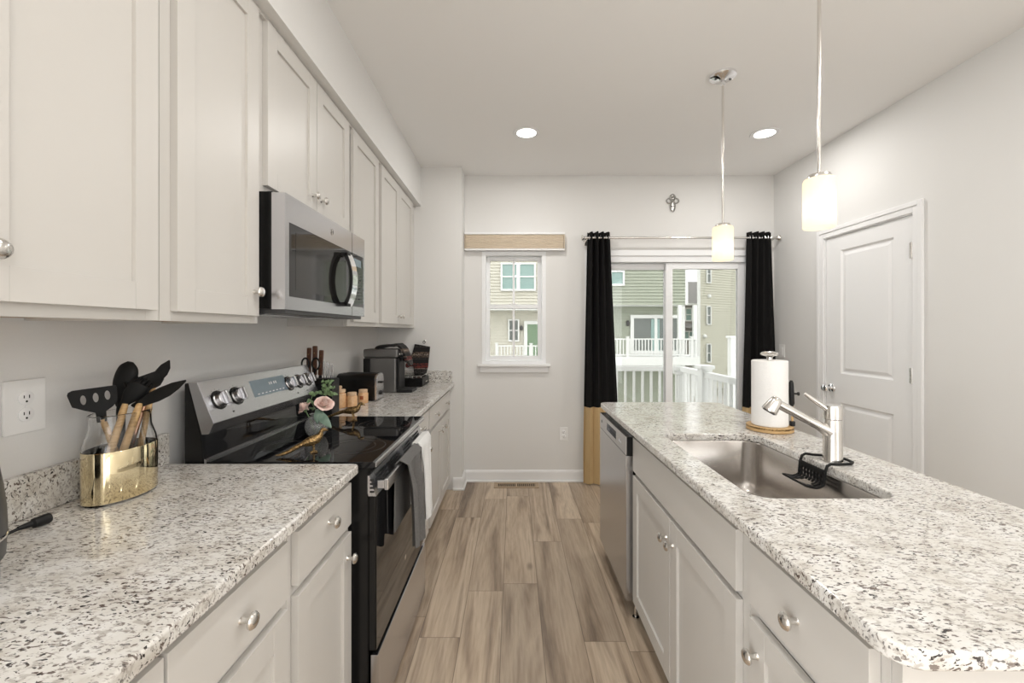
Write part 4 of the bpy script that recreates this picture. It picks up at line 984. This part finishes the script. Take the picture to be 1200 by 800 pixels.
cm = thing('coffee_maker', (-.93, 3.11, ZT), 'dark grey pod coffee maker against the far corner of the counter', 'coffee maker')
b = MB(); b.box(-1.055, -.826, 3.02, 3.20, ZT+.0005, 1.16, .012, 3); obj('body', b, M['grey_mach'], cm)
b = MB(); b.box(-1.055, -.812, 3.015, 3.205, 1.162, 1.222, .012, 3); tp = obj('brew_head', b, M['grey_mach'], cm)
obj('water_tank', MB().box(-1.052, -1.005, 3.012, 3.0195, 1.02, 1.155, .001), M['blackmat'], cm)
obj('front_panel', MB().box(-.8255, -.805, 3.03, 3.19, ZT+.02, 1.161, .004), M['blackmat'], cm)
obj('spout', MB().lathe((-.785, 3.11, 1.165), (0, 0, -1), [(.018, 0), (.015, .03), (.008, .034), (0, .035)], 18), M['blackmat'], cm)
obj('spout_shelf', MB().box(-.8049, -.765, 3.06, 3.16, 1.15, 1.175, .004), M['blackmat'], cm)
dt = obj('drip_tray', MB().box(-.8255, -.715, 3.035, 3.185, ZT+.0005, ZT+.0195, .004), M['blackmat'], cm)
b = MB()
for i in range(6): b.box(-.80, -.72, 3.05+i*.022, 3.056+i*.022, ZT+.0193, ZT+.021)
obj('tray_grille', b, M['darkgrey'], dt)
obj('lid_handle', MB().box(-.813, -.806, 3.06, 3.16, 1.178, 1.192, .002), M['nickel'], tp)

bx = thing('pod_drawer', (-.83, 3.44, ZT), 'low black storage box behind the coffee maker, below the hanging mitt', 'storage box')
obj('case', MB().box(-.96, -.709, 3.33, 3.585, ZT+.003, .985, .002), M['black'], bx)
df = obj('drawer_front', MB().box(-.7088, -.704, 3.335, 3.58, ZT+.008, .980, .001), M['blackmat'], bx)
obj('handle', MB().box(-.7038, -.696, 3.42, 3.49, .945, .953, .002), M['nickel'], df)
b = MB()
for i in range(8): b.cyl((-.95+i*.033, 3.34, .985), (-.95+i*.033, 3.34, 1.0), .0018, seg=8)
b.tube([(-.714, 3.34, 1.0), (-.955, 3.34, 1.0), (-.955, 3.575, 1.0), (-.714, 3.575, 1.0), (-.714, 3.341, 1.0)], .002, 8)
for x in (-.95, -.72): b.cyl((x, 3.575, .985), (x, 3.575, 1.0), .0018, seg=8)
obj('wire_rail', b, M['nickel'], bx)
for x in (-.94, -.73):
    for y in (3.35, 3.565): obj('foot', MB().cyl((x, y, ZT+.0003), (x, y, ZT+.0035), .008), M['blackmat'], bx)

def mitt_outline():
    pts = [(-.062, 0), (.062, 0), (.066, -.05), (.070, -.11), (.074, -.155), (.070, -.20), (.052, -.235), (.022, -.250), (-.010, -.245), (-.030, -.225), (-.036, -.19), (-.045, -.170), (-.066, -.178), (-.088, -.192), (-.104, -.186), (-.106, -.168), (-.094, -.140), (-.078, -.108), (-.068, -.07), (-.064, -.03)]
    return pts
def mitt_mesh(depth, n=3):
    b = MB(); bm = b.bm; o = mitt_outline(); cxm = (sum(p[0] for p in o)/len(o), sum(p[1] for p in o)/len(o))
    L = []
    for s_, y in ((.93, -depth), (1.0, -depth*.55), (1.0, depth*.55), (.93, depth)):
        L.append([bm.verts.new((cxm[0]+(p[0]-cxm[0])*s_ if s_ < 1 else p[0], y, cxm[1]+(p[1]-cxm[1])*s_ if s_ < 1 else p[1])) for p in o])
    for A, B in zip(L, L[1:]):
        for k in range(len(o)): bm.faces.new((A[k], A[(k+1) % len(o)], B[(k+1) % len(o)], B[k]))
    bm.faces.new(L[0]); bm.faces.new(L[-1]); return b
b = mitt_mesh(.012)
bmesh.ops.scale(b.bm, verts=b.bm.verts, vec=(1.05, 1, 1.08)); bmesh.ops.rotate(b.bm, verts=b.bm.verts, cent=(0, 0, 0), matrix=Matrix.Rotation(.17, 3, 'Y'))
p = at(495, 404.5, 3.629); bmesh.ops.translate(b.bm, verts=b.bm.verts, vec=p)
mt = tag(obj('oven_mitt', b, M['knit'], None, p), 'black, red and cream patterned oven mitt hanging flat on the end wall', 'oven mitt', 'patterned oven mitts')
hk = at(497, 399.5, 3.629)
n = 16; obj('hanging_loop', MB().tube([hk+Vector((.010*math.cos(2*PI*k/n), 0, .0105*math.sin(2*PI*k/n)-.010)) for k in range(n+1)], .0022, 8), M['towels'], mt)
hkm = MB().lathe((hk.x, YBUMP, hk.z), (0, -1, 0), [(.009, .0003), (.009, .003), (.003, .004), (.003, .036), (0, .037)], 16)
tag(obj('wall_hook', hkm, M['nickel']), 'small metal wall hook holding the hanging oven mitt', 'hook')
b = MB()
def drape(u, v):
    """mitt lying over the top of the coffee maker and drooping over its front"""
    s_ = u*.30; w_ = (.062+.02*math.sin(u*PI)) * (1 if u < .85 else 1-.5*((u-.85)/.15)**2)
    if s_ < .15: x, z = -.975+s_, 1.2235+.012*math.sin(s_/.15*PI)**.6+.018*(s_/.15)**2
    else: q = s_-.15; x, z = -.825+.062*(q/.15)+.016*min(1, q/.03), 1.2415-.14*(q/.15)**1.1
    return (x, 3.11+(v-.5)*2*w_, z+.004*math.sin(v*PI*2+u*5)-.010*(2*v-1)**2*(s_ < .15))
b.grid(drape, 18, 8, -.016)
b2 = tag(obj('oven_mitt', b, M['knit']), 'dark patterned oven mitt draped over the top of the coffee maker', 'oven mitt', 'patterned oven mitts')
obj('thumb', MB().tube([(-.775, 3.055, 1.18), (-.762, 3.035, 1.155), (-.755, 3.028, 1.13)], [.014, .018, .010], 12, .6), M['knit'], b2)

# towels over the oven handle
def towel(y0, y1, zf, zb, m, label, wav, ph_, skew):
    t_ = thing('kitchen_towel', (-.425, (y0+y1)/2, .86), label, 'towel', 'towels over the oven handle'); b = MB()
    xf, xk, zt = -.4145, -.4365, .8605
    Lf, Lb = zt-zf, zt-zb; tot = Lf+.02+Lb
    def fn(u, v):
        y = y0+(y1-y0)*u; s_ = v*tot
        wv = wav*(math.sin(u*PI*3.4+ph_+.5*v)+.35*math.sin(u*PI*7.5+ph_*2-v))
        if s_ < Lb: z = zb+s_; x = xk-.001-.0035*(1-s_/Lb)
        elif s_ < Lb+.02: a = (s_-Lb)/.02*PI; x = (xf+xk)/2-(xf-xk)/2*math.cos(a); z = zt+.006*math.sin(a)
        else:
            q = (s_-Lb-.02)/Lf; z = zt-q*Lf+skew*u*q+.012*math.sin(u*PI*3+1)*q*q; x = xf+.004+.012*q+wv*min(1, q*3.5)+wav*.95
        yy = y + (.5-u)*.035*min(1, max(0, (s_-Lb)/.2)) if s_ > Lb else y
        return (x, yy, z)
    b.grid(fn, 26, 34, .0045)
    obj('cloth', b, m, t_)
    return t_, fn, tot
towel(1.60, 1.845, .525, .60, M['towelg'], 'dark grey waffle-weave towel hung over the oven handle', .017, .4, -.03)
tw, fn, tot = towel(1.865, 2.085, .510, .60, M['towelw'], 'white towel with a dark striped hem hung over the oven handle', .007, 1.2, -.01)
b = MB()
for v0 in (.955, .968, .981): b.grid(lambda u, v: Vector(fn(u, v0+.006*v))+Vector((.0009, 0, 0)), 26, 2, .0004)
obj('hem_stripes', b, M['towels'], tw)

# ------------------------------------------------------------ back wall
b = MB(); cz = 2.494; cxx = 1.423
def lobe(b, c, d_, L, w_):
    c = Vector(c); d_ = Vector(d_); s_ = Vector((d_.z, 0, -d_.x)); n = 18
    b.tube([c+d_*(L*(.5-.5*math.cos(2*PI*k/n)))+s_*(w_*math.sin(2*PI*k/n)) for k in range(n+1)], .0052, 8)
yC = YB-.009
lobe(b, (cxx, yC, cz+.018), (0, 0, 1), .058, .023); lobe(b, (cxx, yC, cz+.018), (-1, 0, 0), .055, .022); lobe(b, (cxx, yC, cz+.018), (1, 0, 0), .055, .022); lobe(b, (cxx, yC, cz+.018), (0, 0, -1), .095, .022)
b.tube([(cxx-.02, yC, cz-.03), (cxx+.02, yC, cz-.03)], .004, 8); b.sph((cxx, yC, cz+.018), .011); b.sph((cxx, yC+.001, cz+.050), .009)
b.box(cxx-.006, cxx+.006, yC+.002, YB-.0005, cz-.07, cz+.07)
tag(obj('wall_cross', b, mat('pewter', (.36, .35, .33), .35, .9)), 'small openwork pewter cross on the back wall above the sliding door', 'cross')

# window shade
ws = thing('window_shade', (.01, YB, 2.05), 'raised tan fabric window shade with white rails above the small window', 'window shade')
sx0, sx1 = -.436, .452
obj('headrail', MB().box(sx0, sx1, YB-.056, YB-.0005, 2.203, 2.222, .002), M['trim'], ws)
b = MB(); n = 7; zz = [2.077+(2.202-2.077)*k/n for k in range(n+1)]
pl = []
for k in range(n): pl += [(YB-.046, zz[k]+.0015), (YB-.0515, (zz[k]+zz[k+1])/2)]
pl += [(YB-.046, zz[n]), (YB-.010, zz[n]), (YB-.010, zz[0]+.0015)]
b.prism(pl, 'x', sx0+.012, sx1-.012); obj('pleated_fabric', b, M['shade'], ws)
obj('bottom_rail', MB().box(sx0, sx1, YB-.054, YB-.006, 2.063, 2.0775, .002), M['trim'], ws)
for xa in (sx0, sx1-.01): obj('end_cap', MB().box(xa+.0005, xa+.0095, YB-.054, YB-.002, 2.078, 2.2025), M['shade'], ws)

# curtain rod and curtains
yr = 3.765; zr = 2.162
cr = thing('curtain_rod', (1.45, yr, zr), 'silver curtain rod across the top of the sliding door', 'curtain rod')
obj('rod', MB().cyl((.622, yr, zr), (2.30, yr, zr), .0095), M['nickel'], cr)
for x, s_ in ((.622, -1), (2.292, 1)): obj('finial', MB().lathe((x, yr, zr), (s_, 0, 0), [(.0095, 0), (.013, .002), (.013, .007), (.024, .020), (.026, .026), (.018, .030), (0, .031)], 20), M['nickel'], cr)
for x in (.640, 2.272):
    b = MB(); b.tube([(x, yr, zr-.010), (x, yr+.03, zr-.014), (x, YB-.008, zr-.014)], .006, 10); b.box(x-.014, x+.014, YB-.008, YB-.0005, zr-.05, zr+.02, .002); obj('rod_bracket', b, M['nickel'], cr)
def curtain(xt0, xt1, xb0, xb1, label, nf, ph_):
    t_ = thing('curtain', ((xt0+xt1)/2, yr, zr), label, 'curtain', 'black and tan curtains'); zt, zs, z0 = 2.212, .682, .012
    def fn_(za, zb):
        def fn(u, v):
            z = za+(zb-za)*v; f = (zt-z)/(zt-z0); ff = min(1, f*1.15)
            xa = xt0+(xb0-xt0)*ff; xb = xt1+(xb1-xt1)*ff
            amp = .026+.012*math.sin(f*3+u*4)
            return (xa+(xb-xa)*u + .006*math.sin(u*nf*4*PI+1)*f, yr+amp*math.sin(u*nf*2*PI+ph_+.25*math.sin(f*4))+.004*math.sin(z*3+u*9), z)
        return fn
    up = MB(); up.grid(fn_(zs, zt), 90, 26, .0025); obj('black_panel', up, M['curtain'], t_)
    lo = MB(); lo.grid(fn_(z0, zs+.0005), 90, 14, .0025); obj('tan_hem_panel', lo, M['tan'], t_)
    b = MB()
    for k in range(nf*2):
        u = (k+.5)/(nf*2); x = xt0+(xt1-xt0)*u; b.tube([(x, yr+.018*math.cos(2*PI*j/14), zr+.018*math.sin(2*PI*j/14)) for j in range(15)], .0028, 6)
    obj('grommet_rings', b, M['chrome'], t_)
curtain(.648, .842, .608, .925, 'black curtain with tan hem hanging beside the small window', 4, .6)
curtain(2.045, 2.255, 2.000, 2.318, 'black curtain hanging in the corner beside the white door', 4, 2.2)

# floor register
fv = thing('floor_vent', (.03, 3.765, 0), 'wooden slotted floor vent set in front of the back wall', 'floor vent')
b = MB(); vx0, vx1, vy0, vy1 = -.172, .218, 3.700, 3.828
b.box(vx0, vx1, vy0, vy0+.026, 0.0003, .006, .0015); b.box(vx0, vx1, vy1-.026, vy1, .0003, .006, .0015); b.box(vx0, vx0+.03, vy0+.026, vy1-.026, .0003, .006, .0015); b.box(vx1-.03, vx1, vy0+.026, vy1-.026, .0003, .006, .0015); b.box(.017, .029, vy0+.026, vy1-.026, .0003, .006)
n = 26
for k in range(n):
    x = vx0+.034+(vx1-vx0-.068)*k/(n-1)
    b.box(x-.0025, x+.0025, vy0+.026, vy1-.026, .0003, .0055)
obj('slatted_frame', b, mat('vent_wood', (.40, .30, .20), .5), fv)
obj('duct_opening', MB().box(vx0+.03, vx1-.03, vy0+.026, vy1-.026, .0002, .0009), mat('duct_dark', (.03, .018, .01), .8), fv)

# ------------------------------------------------------------ outside
GZ = -3.2
struct('ground', MB().box(-60, 90, YB+.2, 160, GZ-.2, GZ), M['ground'])
def siding(b, x0, x1, y, z0, z1, c=.15, d=.06, ax_=None):
    """lap siding facing -Y, or along a slanted base line when ax_ = (p0, p1)"""
    p0, p1 = ((Vector((x0, y, 0)), Vector((x1, y, 0))) if ax_ is None else (Vector((*ax_[0], 0)), Vector((*ax_[1], 0))))
    dv = (p1-p0).normalized(); out = Vector((dv.y, -dv.x, 0)); n_ = max(1, round((z1-z0)/c)); c = (z1-z0)/n_
    pts = []
    for k in range(n_): pts += [(d, z0+k*c), (0.0, z0+(k+1)*c)]
    back = -.15; L = (p1-p0).length
    A, B = [], []
    prof = pts+[(back, z1), (back, z0)]
    A = [b.bm.verts.new(p0+out*o+Vector((0, 0, z))) for o, z in prof]; B = [b.bm.verts.new(p1+out*o+Vector((0, 0, z))) for o, z in prof]
    m = len(prof)
    for i in range(m): b.bm.faces.new((A[i], A[(i+1) % m], B[(i+1) % m], B[i]))
    b.bm.faces.new(A); b.bm.faces.new(B); return b
def ext_window(parent, c, w_, h_, out, m, rows=2, tr=.11, cols=1):
    """window standing proud of a wall; c centre on the wall, out = unit outward"""
    out = Vector((*out, 0)); s_ = Vector((-out.y, out.x, 0)); frm = Matrix((s_, out, Vector((0, 0, 1)))).transposed(); c = Vector(c)+out*.07
    b = MB()
    for dx, dz, ww, hh in ((-w_/2+tr/2, 0, tr, h_), (w_/2-tr/2, 0, tr, h_), (0, h_/2-tr/2, w_-2*tr, tr), (0, -h_/2+tr/2, w_-2*tr, tr), (0, 0, w_-2*tr, tr*.7) if rows == 2 else (0, h_/2-tr/2, .01, tr)):
        b.obox(c+s_*dx+Vector((0, 0, dz))+out*.05, frm, (ww, .10, hh))
    for k in range(1, cols): b.obox(c+s_*(-w_/2+w_*k/cols)+out*.05, frm, (tr*.8, .09, h_-2*tr))
    f = obj('window', b, M['extwhite'], parent)
    obj('pane', MB().obox(c+out*.03, frm, (w_-2*tr, .02, h_-2*tr)), m, f); return f
def rail(parent, p0, p1, zt, zb, posts, sp=.115, bw=.035, name='railing', m=None):
    """guard rail from p0 to p1 (x, y): top and bottom rail, balusters, posts"""
    m = m or M['extwhite']; p0, p1 = Vector((*p0, 0)), Vector((*p1, 0)); dv = p1-p0; L = dv.length; dv.normalize(); s_ = Vector((-dv.y, dv.x, 0)); frm = Matrix((dv, s_, Vector((0, 0, 1)))).transposed()
    b = MB(); mid = (p0+p1)/2
    b.obox(mid+Vector((0, 0, zt-.03)), frm, (L, .07, .06)); b.obox(mid+Vector((0, 0, zb+.03)), frm, (L, .05, .05))
    n_ = int(L/sp)
    for k in range(n_): b.obox(p0+dv*((k+.5)*L/n_)+Vector((0, 0, (zt+zb)/2)), frm, (bw, bw, zt-zb-.06))
    o = obj(name, b, m, parent)
    for q, z0, z1 in posts:
        pb = MB(); P = p0+dv*q; pb.obox(P+Vector((0, 0, (z0+z1)/2)), frm, (.115, .115, z1-z0)); pb.obox(P+Vector((0, 0, z1+.02)), frm, (.16, .16, .04), .008)
        obj('post', pb, m, o)
    return o
# our own deck
dk = thing('deck', (1.2, 4.8, -.08), 'white-railed deck just outside the sliding door', 'deck')
b = MB(); n = 11
for k in range(n): b.box(-1.2, 2.2, 4.02+k*.145, 4.02+k*.145+.138, -.10, -.07, .003)
obj('deck_floor', b, M['deck'], dk)
b = MB(); b.box(-1.2, 2.2, 5.6, 5.64, -.36, -.07); b.box(2.16, 2.2, 4.02, 5.6, -.36, -.1005); b.box(-1.2, -1.16, 4.02, 5.6, -.36, -.1005); obj('rim_board', b, M['extwhite'], dk)
rail(dk, (-1.15, 5.45), (2.12, 5.45), .905, .03, ((0.05, -.07, .95), (3.27, -.07, .80)), .108, .026)
rail(dk, (2.12, 4.03), (2.12, 5.40), .900, .03, ((.75, -.07, .93),), .108, .027)
b = MB()
for x in (-1.1, 2.12): b.box(x-.07, x+.07, 5.48, 5.59, GZ, -.1005)
obj('support_post', b, M['extwhite'], dk)
nd = thing('neighbor_deck', (4.6, 7.2, -.1), 'neighbouring raised white deck railing seen past the near deck through the sliding door', 'deck')
rail(nd, (3.56, 7.0), (6.0, 7.0), 1.21, .20, ((0, GZ, 1.23),), .125, .04)
obj('deck_floor', MB().box(3.5, 6.0, 6.95, 8.6, -.05, .05), M['deck'], nd)
b = MB(); b.box(3.5, 6.0, 6.93, 6.949, -.25, .05)
for x in (3.56, 5.9): b.box(x-.06, x+.06, 8.4, 8.52, GZ, -.0505)
obj('rim_board', b, M['extwhite'], nd)

# sage house across
def house(name, loc, label): return thing(name, loc, label, 'house', 'houses outside')
Y1, Y2 = 21.0, 22.0
def hx(px, Y): return (px-602)*Y/F
def hz(py, Y): return CZ-(py-387.5)*Y/F
H = house('townhouse', (6, Y2, GZ), 'sage green townhouse with a white balcony straight across, seen through the sliding door')
xa, xb = 3.13, hx(803, Y1)
obj('upper_wall', siding(MB(), xa, xb, Y1, hz(357, Y1), 8.2), M['sage'], H)
obj('lower_wall', siding(MB(), 3.13, hx(799, Y2), Y2, GZ, hz(357, Y1)+.1), M['sage'], H)
b = MB(); b.box(xb-.02, xb+.12, Y1-.05, Y1+.3, hz(357, Y1), 8.2); b.box(hx(799, Y2)-.02, hx(799, Y2)+.14, Y2-.05, Y2+.3, GZ, hz(357, Y1)); b.box(xa, xb, Y1+.03, Y2+.2, hz(357, Y1)-.04, hz(357, Y1)-.001)
obj('corner_trim', b, M['extwhite'], H)
b = MB(); b.prism([(Y1-.5, 8.1), (Y2+9.5, 8.1), (Y2+4, 11.2)], 'x', xa, xb+.3); obj('roof', b, M['roof'], H)
obj('side_wall', MB().box(xb-.2, xb-.1, Y1+.32, Y2+9, 2.9, 8.09), M['sage'], H)
ext_window(H, (hx(722.5, Y1), Y1, hz(326, Y1)), .72, .75, (0, -1), M['extteal'], 1, .09)
# sliding door
f = ext_window(H, ((hx(738, Y2)+hx(797, Y2))/2, Y2, (hz(369, Y2)+.18)/2), hx(797, Y2)-hx(738, Y2), hz(369, Y2)-.18, (0, -1), M['extglass'], 1, .17, 2)
f.name = 'sliding_door'
obj('door_curtain', MB().box(hx(762, Y2), hx(772, Y2), Y2-.145, Y2-.125, .2, hz(374, Y2)), M['extteal'], f)
b = MB(); q = Vector((hx(735, Y2), Y2-.12, hz(379, Y2))); b.lathe(q, (0, 0, 1), [(.05, -.12), (.09, -.06), (.09, .08), (.03, .16), (0, .17)], 12); b.box(q.x-.06, q.x+.06, Y2-.06, Y2, q.z-.1, q.z+.14); obj('wall_lantern', b, M['darkgrey'], H)
YD = 20.0
obj('balcony_floor', MB().box(3.13, hx(820, YD), YD, Y2-.05, hz(428, YD), hz(418, YD)), M['extwhite'], H)
rl_ = rail(H, (3.13, YD+.08), (hx(818, YD), YD+.08), hz(396.5, YD), hz(416.5, YD), ((2.17, hz(418, YD), hz(395, YD)), (5.16, hz(418, YD), hz(395, YD)), (5.39, GZ, hz(418, YD)-.4)), .145, .045)
b = MB()
for px in (798.5, 816.5): b.box(hx(px, YD)-.08, hx(px, YD)+.08, YD+.15, YD+.31, hz(418, YD), hz(357, YD))
for px in (700, 816.5): b.box(hx(px, YD)-.1, hx(px, YD)+.1, YD+.1, YD+.3, GZ, hz(428, YD))
obj('balcony_post', b, M['extwhite'], H)
# cream house seen through the small window
H = house('townhouse', (0, Y2, GZ), 'cream townhouse with paired upper windows, seen through the small window')
xa, xb = hx(520, Y1), 3.11
obj('upper_wall', siding(MB(), xa, xb, Y1, hz(360, Y1), 8.0), M['cream'], H)
obj('lower_wall', siding(MB(), hx(520, Y2), 3.11, Y2, GZ, hz(360, Y1)+.1), M['cream'], H)
obj('floor_trim', MB().box(xa, xb, Y1-.06, Y2+.1, hz(363, Y1), hz(359.5, Y1)), M['extwhite'], H)
b = MB(); b.prism([(Y1-.5, 7.9), (Y2+9.5, 7.9), (Y2+4, 11)], 'x', xa-.2, xb); obj('roof', b, M['roof'], H)
for cpx in (597, 617.5): ext_window(H, (hx(cpx, Y1), Y1, hz(324.5, Y1)), hx(cpx+10.3, Y1)-hx(cpx-10.3, Y1), hz(308, Y1)-hz(341, Y1), (0, -1), M['extteal'], 2, .09)
ext_window(H, (hx(602, Y2), Y2, hz(387, Y2)), .56, hz(374, Y2)-hz(400, Y2), (0, -1), M['extglass'], 2, .07)
f = ext_window(H, (hx(627, Y2), Y2, (hz(376, Y2)-.35)/2), hx(640, Y2)-hx(614, Y2), hz(376, Y2)+.35, (0, -1), M['extgreen'], 1, .17); f.name = 'balcony_door'
b = MB(); q = Vector((hx(611, Y2), Y2-.12, hz(384.5, Y2))); b.lathe(q, (0, 0, 1), [(.05, -.10), (.08, -.05), (.08, .07), (.03, .14), (0, .15)], 12); b.box(q.x-.05, q.x+.05, Y2-.06, Y2, q.z-.1, q.z+.12); obj('wall_lantern', b, M['darkgrey'], H)
obj('balcony_floor', MB().box(hx(581, YD), hx(672, YD), YD, Y2-.05, hz(432, YD), hz(421.5, YD)), M['extwhite'], H)
rail(H, (hx(582, YD), YD+.08), (hx(670, YD), YD+.08), hz(404.5, YD), hz(420, YD), ((0, hz(421.5, YD), hz(402.5, YD)), (1.6, hz(421.5, YD), hz(403, YD))), .145, .045)
b = MB()
for px in (583, 664): b.box(hx(px, YD)-.1, hx(px, YD)+.1, YD+.1, YD+.3, GZ, hz(432, YD))
obj('balcony_post', b, M['extwhite'], H)
# tall tan house, its long wall turned away
H = house('townhouse', (16, 33, GZ), 'tall tan townhouse with narrow stacked windows, at the right through the sliding door')
P0 = Vector((hx(819.5, 33), 33)); dv = Vector((math.sin(math.radians(62)), math.cos(math.radians(62)))); P1 = P0+dv*16
obj('long_wall', siding(MB(), 0, 0, 0, GZ-.5, 12.0, .19, .07, (P0, P1)), M['tansid'], H)
out = Vector((dv.y, -dv.x)); 
obj('corner_trim', MB().box(P0.x-.12, P0.x+.05, P0.y-.06, P0.y+.12, GZ, 12.0), M['extwhite'], H)
obj('end_wall', siding(MB(), 0, 0, 0, GZ-.5, 12.0, .19, .07, (P0+Vector((.46, .89))*8, P0+Vector((.46, .89))*.2)), M['tansid'], H)
for py in (321, 369.5, 413.5):
    k = (829-819.5)/F*33/ (dv.x - dv.y*(829-602)/F); q = P0+dv*k
    ext_window(H, (q.x, q.y, CZ-(py-387.5)*q.y/F), .50, 22*q.y/F, out, M['extglass'], 2, .07)
b = MB(); Pm = P0+dv*1.0; q = Vector((Pm.x, Pm.y, hz(347, Pm.y))); b.sph(q+Vector((out.x, out.y, 0))*.1, .16); b.sph(Vector((P0.x+.5*dv.x, P0.y+.5*dv.y, hz(394, 33)))+Vector((out.x, out.y, 0))*.1, .16); obj('wall_vent', b, M['extwhite'], H)
b = MB(); cen = P0+dv*8-out*5
b.prism([(P0.x, P0.y), (P1.x, P1.y), (P1.x+4, P1.y+7), (P0.x+4, P0.y+7)], 'z', 12.0, 12.4); obj('roof', b, M['roof'], H)
# distant house in the gap
H = house('townhouse', (19, 46, GZ), 'distant grey-roofed house in the gap between the sage and tan townhouses'); Y3 = 46
obj('front_wall', siding(MB(), hx(770, Y3), hx(850, Y3), Y3, GZ-1, hz(356, Y3), .2, .06), M['greysid'], H)
b = MB(); b.prism([(Y3-.6, hz(356, Y3)), (Y3+10, hz(356, Y3)), (Y3+3.4, hz(330, Y3+3.4))], 'x', hx(770, Y3), hx(850, Y3)); obj('roof', b, M['roof'], H)
obj('gutter', MB().box(hx(770, Y3), hx(850, Y3), Y3-.75, Y3-.6, hz(358, Y3), hz(355.5, Y3)), M['extwhite'], H)
ext_window(H, (hx(806.5, Y3), Y3, hz(368.5, Y3)), .82, 1.45, (0, -1), M['extteal'], 2, .14)
ext_window(H, (hx(807, Y3), Y3, hz(393, Y3)), 1.15, 1.0, (0, -1), M['extteal'], 1, .12, 2)
b = MB(); b.prism([(Y3-1.6, hz(384, Y3)), (Y3, hz(384, Y3)), (Y3, hz(379, Y3))], 'x', hx(798, Y3), hx(817, Y3)); obj('porch_roof', b, M['roof'], H)
